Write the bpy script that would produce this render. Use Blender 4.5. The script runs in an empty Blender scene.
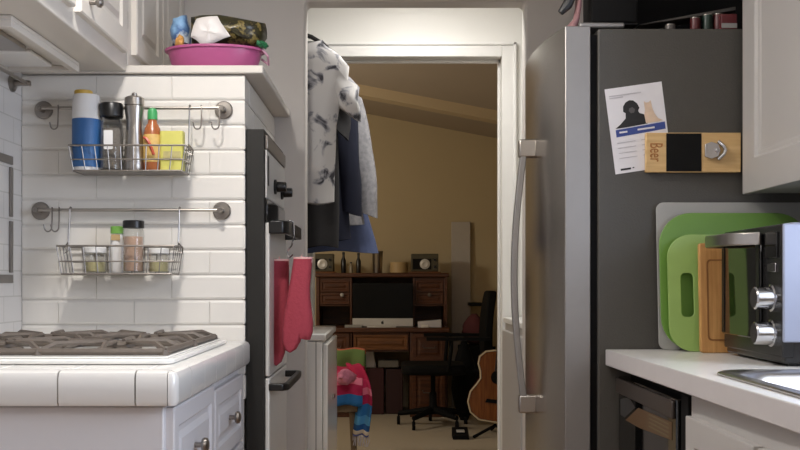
import bpy, bmesh, math, random
from mathutils import Vector, Matrix
random.seed(7)
S = bpy.context.scene
C = bpy.context.collection
PI = math.pi
# ------------------------------------------------------------------ camera
H = 1.086
cam = bpy.data.cameras.new('camera'); co = bpy.data.objects.new('camera', cam); C.objects.link(co)
co.location = (0, 0, H); co.rotation_euler = (PI/2, 0, 0)
cam.sensor_width = 36; cam.lens = 45; cam.shift_x = .0125; cam.shift_y = .07125; cam.clip_start = .02
S.camera = co
# ------------------------------------------------------------------ light
S.view_settings.view_transform = 'Standard'; S.view_settings.look = 'None'
S.view_settings.gamma = 1; S.view_settings.use_curve_mapping = False
S.view_settings.exposure = 0.03
w = bpy.data.worlds.new('world'); S.world = w; w.use_nodes = True
w.node_tree.nodes['Background'].inputs[0].default_value = (.55, .7, 1, 1)
w.node_tree.nodes['Background'].inputs[1].default_value = .9
def area(name, loc, rot, size, power, col, sy=None, disk=False):
    l = bpy.data.lights.new(name, 'AREA'); l.energy = power; l.color = col; l.size = size
    if disk: l.shape = 'DISK'
    if sy: l.shape = 'RECTANGLE'; l.size_y = sy
    o = bpy.data.objects.new(name, l); o.location = loc; o.rotation_euler = rot; C.objects.link(o); return o
area('kitchen_ceiling_lamp', (-.52, 1.95, 2.41), (0, 0, 0), .16, 21, (1, .96, .92), disk=True)
area('added_fill_lamp', (.15, -.7, 2.41), (0, 0, 0), .9, 17, (1, .97, .94), disk=True)  # broad unseen lamp added behind the camera as general fill
area('laundry_ceiling_lamp', (.12, 4.02, 2.42), (0, 0, 0), .25, 10, (1, .98, .95), disk=True)
pl = bpy.data.lights.new('study_lamp', 'POINT'); pl.energy = 46; pl.color = (1, .92, .8); pl.shadow_soft_size = .12
plo = bpy.data.objects.new('study_lamp', pl); plo.location = (-1.75, 6.3, 1.85); C.objects.link(plo)
area('window_daylight', (1.42, 1.25, 1.6), (0, PI/2, 0), 1.0, 34, (.72, .82, 1), sy=1.15)

# ------------------------------------------------------------------ helpers
def lin(c):
    f = lambda u: u/12.92 if u <= .04045 else ((u+.055)/1.055)**2.4
    return tuple(f(v/255) for v in c) + (1,)
def mat(name, col, rough=.5, metal=0, var=.05, scale=18, bump=0, spec=.5, trans=0, coat=0, stretch=None, alpha=1):
    m = bpy.data.materials.new(name); m.use_nodes = True
    n = m.node_tree.nodes; L = m.node_tree.links; b = n['Principled BSDF']
    c = lin(col)
    b.inputs['Roughness'].default_value = rough; b.inputs['Metallic'].default_value = metal
    b.inputs['Specular IOR Level'].default_value = spec
    b.inputs['Transmission Weight'].default_value = trans; b.inputs['Coat Weight'].default_value = coat
    b.inputs['Alpha'].default_value = alpha
    tc = n.new('ShaderNodeTexCoord'); nz = n.new('ShaderNodeTexNoise'); nz.inputs['Scale'].default_value = scale
    nz.inputs['Detail'].default_value = 4
    src = tc.outputs['Object']
    if stretch:
        mp = n.new('ShaderNodeMapping'); mp.inputs['Scale'].default_value = stretch; L.new(src, mp.inputs[0]); src = mp.outputs[0]
    L.new(src, nz.inputs['Vector'])
    r = n.new('ShaderNodeMix'); r.data_type = 'RGBA'
    r.inputs[6].default_value = tuple(v*(1-var) for v in c[:3])+(1,); r.inputs[7].default_value = tuple(min(1, v*(1+var)) for v in c[:3])+(1,)
    L.new(nz.outputs[0], r.inputs[0]); L.new(r.outputs[2], b.inputs['Base Color'])
    if bump:
        bp = n.new('ShaderNodeBump'); bp.inputs['Strength'].default_value = bump; bp.inputs['Distance'].default_value = .01
        L.new(nz.outputs[0], bp.inputs['Height']); L.new(bp.outputs[0], b.inputs['Normal'])
    return m
def ramp_mat(name, stops, rough, kind='noise', scale=5, stretch=None, bump=0, detail=6, const=False, dist=0):
    """noise or wave driven colour ramp"""
    m = bpy.data.materials.new(name); m.use_nodes = True
    n = m.node_tree.nodes; L = m.node_tree.links; b = n['Principled BSDF']; b.inputs['Roughness'].default_value = rough
    tc = n.new('ShaderNodeTexCoord'); src = tc.outputs['Object']
    if stretch:
        mp = n.new('ShaderNodeMapping'); mp.inputs['Scale'].default_value = stretch; L.new(src, mp.inputs[0]); src = mp.outputs[0]
    if kind == 'noise':
        t = n.new('ShaderNodeTexNoise'); t.inputs['Scale'].default_value = scale; t.inputs['Detail'].default_value = detail; t.inputs['Distortion'].default_value = dist
        out = t.outputs[0]
    else:
        t = n.new('ShaderNodeTexWave'); t.inputs['Scale'].default_value = scale; t.inputs['Distortion'].default_value = dist
        t.bands_direction = kind; out = t.outputs[1]
    L.new(src, t.inputs['Vector'])
    r = n.new('ShaderNodeValToRGB'); L.new(out, r.inputs[0])
    if const: r.color_ramp.interpolation = 'CONSTANT'
    e = r.color_ramp.elements
    while len(e) < len(stops): e.new(.5)
    for i, (p, c) in enumerate(stops): e[i].position = p; e[i].color = lin(c)
    L.new(r.outputs[0], b.inputs['Base Color'])
    if bump:
        bp = n.new('ShaderNodeBump'); bp.inputs['Strength'].default_value = bump; bp.inputs['Distance'].default_value = .01
        L.new(out, bp.inputs['Height']); L.new(bp.outputs[0], b.inputs['Normal'])
    return m
def P(px, py, Y): return Vector(((px-390)*Y/1000, Y, H+(282-py)*Y/1000))
def X(px, Y): return (px-390)*Y/1000
def Z(py, Y): return H+(282-py)*Y/1000

ORG = {}
class MB:
    def __init__(s): s.bm = bmesh.new(); s.mi = 0
    def m(s, i): s.mi = i; return s
    def _f(s, vs):
        try: f = s.bm.faces.new(vs); f.material_index = s.mi; return f
        except ValueError: return None
    def hexa(s, p):
        v = [s.bm.verts.new(q) for q in p]
        for q in ((0,3,2,1),(4,5,6,7),(0,1,5,4),(1,2,6,5),(2,3,7,6),(3,0,4,7)): s._f([v[i] for i in q])
        return s
    def box(s, x0, x1, y0, y1, z0, z1):
        return s.hexa([(x0,y0,z0),(x1,y0,z0),(x1,y1,z0),(x0,y1,z0),(x0,y0,z1),(x1,y0,z1),(x1,y1,z1),(x0,y1,z1)])
    def rings(s, rs, closed=True, caps=True):
        R = [[s.bm.verts.new(p) for p in r] for r in rs]; n = len(R[0])
        for a, b in zip(R, R[1:]):
            for i in range(n if closed else n-1): s._f([a[i], a[(i+1) % n], b[(i+1) % n], b[i]])
        if caps and closed: s._f(R[0][::-1]); s._f(R[-1])
        return s
    def lathe(s, c, prof, n=24, caps=True, sx=1, sy=1, axis='z'):
        rs = []
        for r, z in prof:
            ring = []
            for i in range(n):
                a = 2*PI*i/n; u, v = r*math.cos(a)*sx, r*math.sin(a)*sy
                ring.append((c[0]+u, c[1]+v, c[2]+z) if axis == 'z' else (c[0]+u, c[1]-z, c[2]+v) if axis == 'y' else (c[0]+z, c[1]+u, c[2]+v))
            rs.append(ring)
        return s.rings(rs, True, caps)
    def tube(s, pts, r, n=8, closed=False):
        pts = [Vector(p) for p in pts]; N = len(pts); rs = []; up = None
        for i, p in enumerate(pts):
            a = pts[(i-1) % N] if (i or closed) else p; b = pts[(i+1) % N] if (i < N-1 or closed) else p
            t = (b-a).normalized()
            if up is None: up = Vector((0,0,1)) if abs(t.z) < .9 else Vector((1,0,0))
            u = t.cross(up); u.normalize(); v = u.cross(t); up = v
            rr = r[i] if isinstance(r, (list, tuple)) else r
            rs.append([p+u*rr*math.cos(2*PI*k/n)+v*rr*math.sin(2*PI*k/n) for k in range(n)])
        if closed: return s.rings(rs+[rs[0]], True, False)
        return s.rings(rs)
    def prism(s, pts, f):
        """pts 2-D outline; f(u,v,side)->3-D"""
        return s.rings([[f(u, v, 0) for u, v in pts], [f(u, v, 1) for u, v in pts]])
    def build(s, name, mats, parent=None, bev=0, smooth=35, seg=2, solid=0, sub=0):
        bmesh.ops.recalc_face_normals(s.bm, faces=s.bm.faces)
        org = ORG.get(parent.name) if parent else None
        me = bpy.data.meshes.new(name)
        if parent is None:      # origin at the base centre
            xs = [v.co for v in s.bm.verts]
            lo = Vector(min(v[i] for v in xs) for i in range(3)); hi = Vector(max(v[i] for v in xs) for i in range(3))
            org = Vector(((lo.x+hi.x)/2, (lo.y+hi.y)/2, lo.z))
        bmesh.ops.translate(s.bm, verts=s.bm.verts, vec=-org)
        s.bm.to_mesh(me); s.bm.free()
        for mm in (mats if isinstance(mats, (list, tuple)) else [mats]): me.materials.append(mm)
        if smooth:
            me.polygons.foreach_set('use_smooth', [True]*len(me.polygons)); me.set_sharp_from_angle(angle=math.radians(smooth))
        o = bpy.data.objects.new(name, me); C.objects.link(o)
        if parent: o.parent = parent
        else: o.location = org
        ORG[o.name] = org
        if sub: md = o.modifiers.new('sub', 'SUBSURF'); md.levels = md.render_levels = sub
        if solid: md = o.modifiers.new('solid', 'SOLIDIFY'); md.thickness = solid; md.offset = 0
        if bev:
            md = o.modifiers.new('bev', 'BEVEL'); md.width = bev; md.segments = seg; md.limit_method = 'ANGLE'; md.angle_limit = .6
        return o
def tag(o, label, cat, group=None):
    o['label'] = label; o['category'] = cat
    if group: o['group'] = group
    return o
def thing(name, label, cat, loc, group=None):
    o = bpy.data.objects.new(name, None); C.objects.link(o); o.location = loc; o.empty_display_size = .05
    ORG[o.name] = Vector(loc); return tag(o, label, cat, group)
def struct(o): o['kind'] = 'structure'; return o
def copy_tree(o, parent=None):
    c = o.copy(); C.objects.link(c)
    if parent: c.parent = parent
    ORG[c.name] = ORG.get(o.name)
    for ch in list(o.children): copy_tree(ch, c)
    return c
def copy_to(o, loc, label=None, rz=0, group=None):
    c = copy_tree(o); c.location = loc; c.rotation_euler = (0, 0, rz)
    if label: c['label'] = label
    if group: c['group'] = group
    return c
def arc_rect(x0, x1, z0, z1, r, n=6):
    out = []
    for cx, cz, a0 in ((x1-r, z1-r, 0), (x0+r, z1-r, 90), (x0+r, z0+r, 180), (x1-r, z0+r, 270)):
        for k in range(n+1):
            a = math.radians(a0+90*k/n); out.append((cx+r*math.cos(a), cz+r*math.sin(a)))
    return out

# ------------------------------------------------------------------ materials
M = {}
M['wall'] = mat('wall_paint', (206, 200, 194), .6, var=.02, scale=6, bump=.02)
M['nookwall'] = mat('white_wall_paint', (232, 231, 226), .55, var=.02, scale=6)
M['ceil'] = mat('ceiling_paint', (225, 222, 215), .8, var=.02)
M['brick'] = mat('white_painted_brick', (224, 219, 211), .42, var=.04, scale=9, bump=.12)
M['mortar'] = mat('painted_mortar', (222, 217, 209), .6, var=.08, scale=40)
M['cab'] = mat('white_cabinet_paint', (214, 207, 197), .38, var=.02, scale=5)
M['cabcool'] = mat('white_base_cabinet_paint', (214, 211, 212), .38, var=.02, scale=5)
M['cabgrey'] = mat('light_grey_cabinet_paint', (180, 176, 172), .42, var=.025, scale=4)
M['trim'] = mat('white_trim_paint', (232, 231, 227), .35, var=.015)
M['tile'] = mat('white_glazed_tile', (226, 223, 218), .16, var=.015, scale=6)
M['grout'] = mat('grey_grout', (176, 171, 166), .8, var=.08, scale=60)
M['enamel'] = mat('white_enamel', (236, 234, 229), .15, var=.01)
M['iron'] = mat('brown_cast_iron', (98, 88, 79), .55, var=.15, scale=60, bump=.1)
M['steel'] = mat('brushed_steel', (176, 170, 163), .3, 1, var=.05, scale=30, stretch=(40, 40, 1))
M['nickel'] = mat('satin_nickel', (150, 144, 138), .35, 1, var=.04)
M['chrome'] = mat('chrome', (200, 200, 202), .12, 1, var=.02)
M['fridge'] = mat('brushed_stainless_door', (186, 181, 175), .27, 1, var=.05, scale=8, stretch=(60, 60, .6))
M['fridgeedge'] = mat('grey_door_edge', (150, 147, 145), .4, .6, var=.04)
M['fridgeside'] = mat('dark_grey_textured_steel', (75, 72, 67), .45, var=.05, scale=250, bump=.15, spec=.4)
M['black'] = mat('black_plastic', (17, 16, 16), .35, var=.1)
M['blackmat'] = mat('matte_black', (11, 10, 10), .8, var=.15, spec=.25)
M['ovenside'] = mat('dark_brown_metal', (22, 19, 13), .6, var=.1, scale=8)
M['oven'] = mat('white_oven_enamel', (204, 200, 193), .28, var=.02)
M['blackglass'] = mat('black_glass', (9, 9, 9), .06, var=.05, coat=.5)
M['red'] = mat('red_quilted_cotton', (160, 58, 72), .85, var=.08, scale=120, bump=.25)
M['redlining'] = mat('pale_pink_lining', (222, 176, 172), .9, var=.05)
M['pink'] = mat('magenta_plastic', (172, 84, 130), .35, var=.03)
M['white'] = mat('white_plastic', (232, 230, 226), .4, var=.02)
M['paper'] = mat('white_paper', (222, 219, 222), .7, var=.02)
M['wood'] = ramp_mat('pale_pine', [(.3, (196, 158, 104)), (.7, (216, 182, 128))], .55, scale=4, stretch=(2, 10, 22))
M['woodv'] = ramp_mat('honey_wood', [(.3, (176, 124, 68)), (.7, (202, 152, 92))], .5, scale=4, stretch=(30, 10, 2))
M['desk'] = ramp_mat('reddish_brown_oak', [(.3, (64, 34, 18)), (.7, (96, 54, 28))], .45, scale=3, stretch=(2, 12, 26), bump=.05)
M['deskl'] = ramp_mat('lighter_brown_oak', [(.3, (92, 56, 26)), (.7, (122, 76, 38))], .38, scale=3, stretch=(2, 12, 26))
M['bottlewood'] = mat('burnt_lettering', (170, 112, 62), .7, var=.1)
M['greenA'] = mat('green_plastic', (104, 144, 58), .4, var=.03)
M['greenB'] = mat('lime_green_plastic', (148, 178, 98), .4, var=.03)
M['greyboard'] = mat('pale_grey_plastic', (158, 156, 152), .45, var=.03)
M['laminate'] = mat('white_laminate', (214, 210, 204), .28, var=.03, scale=40)
M['lamedge'] = mat('laminate_edge', (198, 193, 192), .4, var=.03, scale=30)
M['toaster'] = mat('window_tinted_steel', (156, 161, 180), .4, .1, var=.03)  # bluish daylight from the window is put into this base colour
M['toasterfront'] = mat('dark_toaster_front', (46, 45, 45), .25, .4, var=.05)
M['screen'] = mat('black_screen', (5, 6, 7), .35, var=.05, spec=.2)
M['silver'] = mat('silver_aluminium', (206, 204, 200), .4, .3, var=.02)
M['studywall'] = mat('tan_wall_paint', (192, 174, 138), .7, var=.03, scale=3)
M['studyceil'] = mat('tan_ceiling_paint', (176, 162, 144), .8, var=.03, scale=3)
M['beam'] = mat('tan_beam_paint', (200, 180, 146), .7, var=.03)
M['carpet'] = mat('beige_carpet', (176, 164, 144), .95, var=.15, scale=150, bump=.4)
M['kfloor'] = ramp_mat('kitchen_floor_wood', [(.3, (140, 108, 78)), (.7, (166, 130, 96))], .45, scale=3, stretch=(12, 2, 2))
def glass(name, col, rough=.05):
    m = bpy.data.materials.new(name); m.use_nodes = True
    n = m.node_tree.nodes; L = m.node_tree.links
    tr = n.new('ShaderNodeBsdfTransparent'); gl = n.new('ShaderNodeBsdfGlossy'); mx = n.new('ShaderNodeMixShader'); lw = n.new('ShaderNodeLayerWeight')
    tr.inputs[0].default_value = lin(col); gl.inputs['Roughness'].default_value = rough; lw.inputs['Blend'].default_value = .25
    L.new(lw.outputs['Facing'], mx.inputs[0]); L.new(tr.outputs[0], mx.inputs[1]); L.new(gl.outputs[0], mx.inputs[2]); L.new(mx.outputs[0], n['Material Output'].inputs[0])
    return m
M['glass'] = glass('clear_glass', (240, 240, 238))
M['smoke'] = glass('smoked_glass', (120, 120, 118))

# ------------------------------------------------------------------ setting
LW, RW, BY, YA, YD, YF = -1.10, 1.20, 2.985, 3.77, 4.64, 8.72   # walls: left, right, brick, arch, door, far
struct(MB().box(-1.3, 1.3, -1.75, 4.64, -.08, 0).build('floor', M['kfloor']))
struct(MB().box(-2.7, 2.5, 4.641, 8.9, -.08, 0).build('floor_study', M['carpet']))
struct(MB().box(-1.3, 1.3, -1.75, 4.74, 2.44, 2.52).build('ceiling', M['ceil']))
struct(MB().box(RW, RW+.12, -1.75, .72, 0, 2.44).box(RW, RW+.12, 1.82, YA+.1, 0, 2.44).box(RW, RW+.12, .72, 1.82, 0, 1.1).box(RW, RW+.12, .72, 1.82, 2.05, 2.44).build('wall_right', M['wall']))
struct(MB().box(-1.22, 1.32, -1.75, -1.65, 0, 2.44).build('wall_front', M['wall']))
wn = struct(MB().box(RW-.02, RW+.0, .66, .72, 1.04, 2.11).box(RW-.02, RW, 1.82, 1.88, 1.04, 2.11).box(RW-.02, RW, .72, 1.82, 1.04, 1.1).box(RW-.02, RW, .72, 1.82, 2.05, 2.11).build('window_1', M['trim']))
# tiled left wall: brick texture, rows as on the chimney breast
tm = bpy.data.materials.new('white_wall_tile'); tm.use_nodes = True
n = tm.node_tree.nodes; L = tm.node_tree.links
tc = n.new('ShaderNodeTexCoord'); mp = n.new('ShaderNodeMapping'); bk = n.new('ShaderNodeTexBrick'); sx = n.new('ShaderNodeSeparateXYZ'); cb = n.new('ShaderNodeCombineXYZ')
L.new(tc.outputs['Object'], sx.inputs[0]); L.new(sx.outputs[1], cb.inputs[0]); L.new(sx.outputs[2], cb.inputs[1]); L.new(cb.outputs[0], bk.inputs['Vector'])
bk.inputs['Scale'].default_value = 1; bk.inputs['Brick Width'].default_value = .149; bk.inputs['Row Height'].default_value = .0746
bk.inputs['Mortar Size'].default_value = .002; bk.inputs['Color1'].default_value = lin((222, 218, 214)); bk.inputs['Color2'].default_value = lin((216, 212, 208)); bk.inputs['Mortar'].default_value = lin((200, 196, 190))
L.new(bk.outputs[0], n['Principled BSDF'].inputs['Base Color']); n['Principled BSDF'].inputs['Roughness'].default_value = .2
struct(MB().box(LW-.12, LW, -1.75, YA+.1, 0, 2.44).build('wall_left', tm))

# white painted brick breast with pillowed bricks
bxr = -.433; RH = .0746; ztop = 1.704
b = MB(); b.m(1).box(LW+.001, bxr-.006, BY+.006, YA-.001, 0, ztop); b.m(0)
def pillow(b, f, a0, a1, z0, z1, d=.006, g=.0002, h=.0018, i=.0006, j=.006):
    o = [(a0+g, z0+h), (a1-g, z0+h), (a1-g, z1-h), (a0+g, z1-h)]
    inn = [(a0+g+i, z0+h+j), (a1-g-i, z0+h+j), (a1-g-i, z1-h-j), (a0+g+i, z1-h-j)]
    jit = random.uniform(-.0012, .0012)
    b.rings([[f(u, v, 0) for u, v in o], [f(u, v, d*.6) for u, v in o], [f(u, v, d+jit) for u, v in inn]], True, True)
row = 0; z1 = ztop
while z1 > .75:
    z0 = z1-RH; off = .0 if row % 2 else .113
    xr = bxr
    x = bxr-(.105 if row % 2 else .218)
    edges = [bxr]
    while x > LW+.01: edges.append(x); x -= .226
    edges.append(LW+.001)
    for a1, a0 in zip(edges, edges[1:]): pillow(b, lambda u, v, d: (u, BY+.006-d, v), a0, a1, z0, z1)
    y = BY+(.218 if row % 2 else .105); ed = [BY]
    while y < YA-.02: ed.append(y); y += .226
    ed.append(YA-.001)
    for a0, a1 in zip(ed, ed[1:]): pillow(b, lambda u, v, d: (bxr-.006+d, u, v), a0, a1, z0, z1)
    row += 1; z1 = z0
struct(b.build('wall_brick', [M['brick'], M['mortar']], smooth=0))

# partition wall with the archway, rounded upper corners
ax0, ax1, az = X(305.5, YA), X(525.5, YA), Z(8.5, YA+.1)
b = MB(); r = .018
out = [(LW, 0), (LW, 2.44), (RW, 2.44), (RW, 0), (ax1, 0)]
arc = [(ax1-r+r*math.cos(a), az-r+r*math.sin(a)) for a in [PI/2*k/6 for k in range(7)]]
arc2 = [(ax0+r-r*math.sin(a), az-r+r*math.cos(a)) for a in [PI/2*k/6 for k in range(7)]]
b.prism(out+arc+arc2+[(ax0, 0)], lambda u, v, s_: (u, YA+.10*s_, v))
struct(b.build('wall_back', M['wall'], bev=.008))
# laundry nook
struct(MB().box(-1.02, -.92, YA+.1, YD+.1, 0, 2.44).build('wall_laundry_left', M['nookwall']))
struct(MB().box(.98, 1.08, YA+.1, YD+.1, 0, 2.44).build('wall_laundry_right', M['nookwall']))
dx0, dx1, dz = -.355, X(501.5, YD), Z(57.5, YD)
struct(MB().box(-.92, dx0-.02, YD, YD+.1, 0, 2.44).box(dx1+.02, .98, YD, YD+.1, 0, 2.44).box(dx0-.02, dx1+.02, YD, YD+.1, dz+.02, 2.44).build('wall_door', M['nookwall']))
b = MB(); t = .066
b.box(dx1, dx1+t, YD-.02, YD, 0, dz+t).box(dx0-t, dx0, YD-.02, YD, 0, dz+t).box(dx0, dx1, YD-.02, YD, dz, dz+t)
b.box(dx1+t-.014, dx1+t, YD-.028, YD-.02, 0, dz+t).box(dx0-t, dx1+t, YD-.028, YD-.02, dz+t-.014, dz+t)
b.box(dx1, dx1+.02, YD, YD+.11, 0, dz+.02).box(dx0-.02, dx0, YD, YD+.11, 0, dz+.02).box(dx0, dx1, YD, YD+.11, dz, dz+.02)
b.box(dx1-.012, dx1, YD+.05, YD+.075, 0, dz).box(dx0, dx1, YD+.05, YD+.075, dz-.014, dz)
struct(b.build('trim_1', M['trim'], bev=.003))
# study beyond
struct(MB().box(-2.6, 2.4, YF, YF+.1, 0, 3.1).build('wall_study_far', M['studywall']))
struct(MB().box(-2.7, -2.6, YD+.1, YF+.1, 0, 3.1).build('wall_study_left', M['studywall']))
struct(MB().box(2.4, 2.5, YD+.1, YF+.1, 0, 3.1).build('wall_study_right', M['studywall']))
struct(MB().box(-2.6, -1.02, YD, YD+.1, 0, 3.1).box(1.08, 2.4, YD, YD+.1, 0, 3.1).box(-1.02, 1.08, YD+.101, YD+.13, 2.3, 3.1).build('wall_study_near', M['studywall']))
zc = lambda x: 2.515-.19*x
b = MB(); b.hexa([(-2.7, YD, zc(-2.7)), (2.5, YD, zc(2.5)), (2.5, YF+.1, zc(2.5)), (-2.7, YF+.1, zc(-2.7)), (-2.7, YD, zc(-2.7)+.06), (2.5, YD, zc(2.5)+.06), (2.5, YF+.1, zc(2.5)+.06), (-2.7, YF+.1, zc(-2.7)+.06)])
struct(b.build('ceiling_study', M['studyceil']))
b = MB(); b.hexa([(-2.6, 7.45, zc(-2.6)-.075), (2.4, 7.45, zc(2.4)-.075), (2.4, 7.6, zc(2.4)-.075), (-2.6, 7.6, zc(-2.6)-.075), (-2.6, 7.45, zc(-2.6)), (2.4, 7.45, zc(2.4)), (2.4, 7.6, zc(2.4)), (-2.6, 7.6, zc(-2.6))])
struct(b.build('trim_2', M['beam']))

# ------------------------------------------------------------------ left run: base cabinet, tiled counter, cooktop
CT = .91; cx1 = -.417; cy0 = 1.96
cab = thing('base_cabinet', 'white base cabinet with two stacked drawer fronts under the tiled cooktop counter', 'cabinet', (-.77, 2.47, 0))
MB().box(LW+.002, -.452, cy0+.04, BY-.002, .1, .838).box(LW+.002, -.50, cy0+.07, BY-.002, .0, .1).build('body', M['cabcool'], cab, bev=.004)
def knob(parent, name='knob'):
    pass
def raised_panel(b, f, a0, a1, z0, z1, d=.018, fr=.05):
    """door slab with a recessed groove and raised field; f(u,v,depth)"""
    pr = [(0, 0), (0, d-.003), (.004, d), (fr, d), (fr+.008, d-.007), (fr+.018, d-.007), (fr+.032, d-.001)]
    rs = []
    for ins, dep in pr: rs.append([f(u, v, dep) for u, v in ((a0+ins, z0+ins), (a1-ins, z0+ins), (a1-ins, z1-ins), (a0+ins, z1-ins))])
    b.rings(rs)
for y0, y1, rows_ in ((2.015, 2.475, ((.615, .832), (.36, .605), (.11, .35))), (2.49, 2.955, ((.625, .815), (.37, .615), (.11, .36)))):
    for za, zb in rows_:
        b = MB(); raised_panel(b, lambda u, v, d: (-.452+d, u, v), y0, y1, za, zb, fr=.04)
        dr = b.build('drawer', M['cabcool'], cab, smooth=20)
        c_ = ((y0+y1)/2-.02, (za+zb)/2)
        MB().lathe((-.434, c_[0], c_[1]), [(.006, 0), (.006, .014), (.014, .016), (.017, .021), (.016, .027), (.009, .031)], 16, axis='x').build('knob', M['nickel'], dr)
ct = thing('tiled_countertop', 'white ceramic tile countertop with thick bullnose edge tiles beside the brick', 'countertop', (-.77, 2.47, .84))
MB().box(LW+.002, cx1-.012, cy0+.012, BY-.002, .845, CT-.004).build('bed', M['grout'], ct)
b = MB()
def etile(b, a0, a1, f):
    g = .0016; prof = [(0, .842), (.014, .842), (.019, .850), (.019, CT-.012), (.014, CT-.003), (.004, CT+.001), (-.05, CT)]
    b.rings([[f(a0+g, d, z) for d, z in prof], [f(a1-g, d, z) for d, z in prof]], True, True)
xs = [cx1-.019, -.5, -.652, -.804, -.956, LW+.003]
for a1, a0 in zip(xs, xs[1:]): etile(b, a0, a1, lambda a, d, z: (a, cy0+.02-d, z))
ys = [cy0+.019+.0]+[cy0+.15+.15*k for k in range(6)]+[BY-.003]
for a0, a1 in zip(ys, ys[1:]): etile(b, a0, a1, lambda a, d, z: (cx1-.02+d, a, z))
# rounded corner tile
q = []
for k in range(7):
    a = PI/2*k/6; ca, sa = math.cos(a), math.sin(a); cxx, cyy = cx1-.019, cy0+.019
    q.append([(cxx+d*ca, cyy-d*sa, z) for d, z in ((0, .842), (.014, .842), (.018, .850), (.018, CT-.012), (.013, CT-.003), (.0, CT+.001))])
b.rings(q, True, True)
b.build('edge_tiles', M['tile'], ct)
b = MB()
ygs = [cy0+.07+.152*k for k in range(7)]
for ya in ygs:
    for x1, x0 in zip([cx1-.072-.152*k for k in range(5)], [cx1-.072-.152*(k+1) for k in range(4)]+[LW+.003]):
        y1 = min(ya+.152, BY-.003)
        if y1-ya > .02: b.box(x0+.0016, x1-.0016, ya+.0016, y1-.0016, CT-.006, CT)
b.build('top_tiles', M['tile'], ct, bev=.0012, seg=1)
ck = thing('gas_cooktop', 'white gas cooktop with brown cast iron grates set into the tiled counter', 'cooktop', (-.77, 2.47, CT))
b = MB(); b.prism(arc_rect(-1.075, -.462, 2.12, 2.86, .03), lambda u, v, s_: (u, v, CT+.001+.011*s_)); b.build('body', M['enamel'], ck, bev=.004)
MB().prism(arc_rect(-1.06, -.478, 2.135, 2.845, .02), lambda u, v, s_: (u, v, CT+.012+.004*s_)).build('burner_pan', M['enamel'], ck, bev=.002)
gz = CT+.036
for (yc) in (2.33, 2.65):
    b = MB(); x0, x1, y0, y1 = -1.045, -.492, yc-.148, yc+.148
    bar = lambda p, q, r=.0075: b.tube([p, q], r, 6)
    # outer frame
    for p, q in (((x0, y0), (x1, y0)), ((x1, y0), (x1, y1)), ((x1, y1), (x0, y1)), ((x0, y1), (x0, y0))): b.tube([(p[0], p[1], gz-.012), (q[0], q[1], gz-.012)], .008, 6)
    for xc in (x0, (x0+x1)/2, x1):
        for yy in (y0, y1): b.tube([(xc, yy, CT+.0165), (xc, yy, gz-.008)], [.012, .008], 6)
    bar((((x0+x1)/2), y0, gz-.012), ((x0+x1)/2, y1, gz-.012))
    for xm in (x0+.138, x1-.138):
        for k in range(8):
            a = PI/4*k; dx, dy = math.cos(a), math.sin(a)
            tt = min(.138/max(abs(dx), 1e-6), .148/max(abs(dy), 1e-6))
            b.tube([(xm+dx*tt, yc+dy*tt, gz-.012), (xm+dx*tt*.8, yc+dy*tt*.8, gz+.003), (xm+dx*.035, yc+dy*.035, gz+.002)], [.007, .0065, .005], 6)
    b.build('grate', M['iron'], ck)
    for xm in (x0+.138, x1-.138):
        MB().lathe((xm, yc, CT+.016), [(.052, 0), (.05, .008), (.036, .01), (.036, .016), (.03, .02)], 24).build('burner', M['iron'], ck)

M['taupe'] = mat('taupe_border_tile', (118, 111, 104), .4, var=.1)
# dark listello panel on the left wall
b = MB(); xw = LW
tp = thing('tile_frame', 'rectangle of dark grey border tiles inset in the left wall', 'tile frame', (LW+.002, 2.4, 1.06))
za, zb = Z(283, 2.9), Z(158, 2.92)
ye = 2.905
for ya, yb, z0, z1 in ((ye-.02, ye, 1.275-.0, zb-.03), (ye-.02, ye, za+.03, 1.262)):
    MB().box(xw+.0005, xw+.006, ya, yb, z0, z1).build('border_tile', M['taupe'], tp, bev=.001)
for k in range(4):
    yb = ye-.0-.155*k
    for z0 in (zb-.022, za): MB().box(xw+.0005, xw+.006, yb-.15, yb, z0, z0+.024).build('border_tile', M['taupe'], tp, bev=.001)

# ------------------------------------------------------------------ upper cabinets left, hood, board shelf
UX = -.785
uc = thing('upper_cabinet', 'white upper cabinet with panelled doors above the cooktop', 'cabinet', (-.94, 2.2, 1.72))
MB().box(LW+.002, UX, 1.0, BY-.005, 1.712, 2.435).build('body', M['cab'], uc, bev=.003)
for y0, y1, ky in ((1.06, 1.42, 1.12), (1.45, 1.82, 1.76), (1.86, 2.445, 1.92), (2.485, 2.93, 2.555)):
    b = MB(); raised_panel(b, lambda u, v, d: (UX+d, u, v), y0, y1, 1.758, 2.40, fr=.06); d_ = b.build('door', M['cab'], uc, smooth=20)
    b = MB(); b.lathe((UX+.018, ky, 1.80), [(.007, 0), (.006, .016), (.012, .02), (.014, .028), (.009, .033)], 14, axis='x'); b.build('knob', M['nickel'], d_)
    yh = y1 if ky < (y0+y1)/2 else y0
    for zz in (1.83, 2.33): MB().tube([(UX+.012, yh+.003, zz), (UX+.012, yh+.003, zz+.05)], .005, 8).build('hinge', M['nickel'], d_)
uc2 = thing('upper_cabinet', 'narrow white upper cabinet standing on the board shelf beside the pink tub', 'cabinet', (-.94, 3.37, 1.736))
MB().box(LW+.002, UX, BY+.01, YA-.002, 1.7325, 2.435).build('body', M['cab'], uc2, bev=.003)
for y0, y1 in ((BY+.05, BY+.385), (BY+.40, YA-.04)):
    b = MB(); raised_panel(b, lambda u, v, d: (UX+d, u, v), y0, y1, 1.775, 2.40, fr=.055); b.build('door', M['cab'], uc2, smooth=20)
bs = MB().box(LW+.002, X(263.5, 2.985)+.0, BY-.012, YA-.002, 1.7065, 1.731).build('shelf_board', M['cab'], bev=.004)
tag(bs, 'white board shelf resting on top of the painted brick breast', 'shelf')
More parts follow.
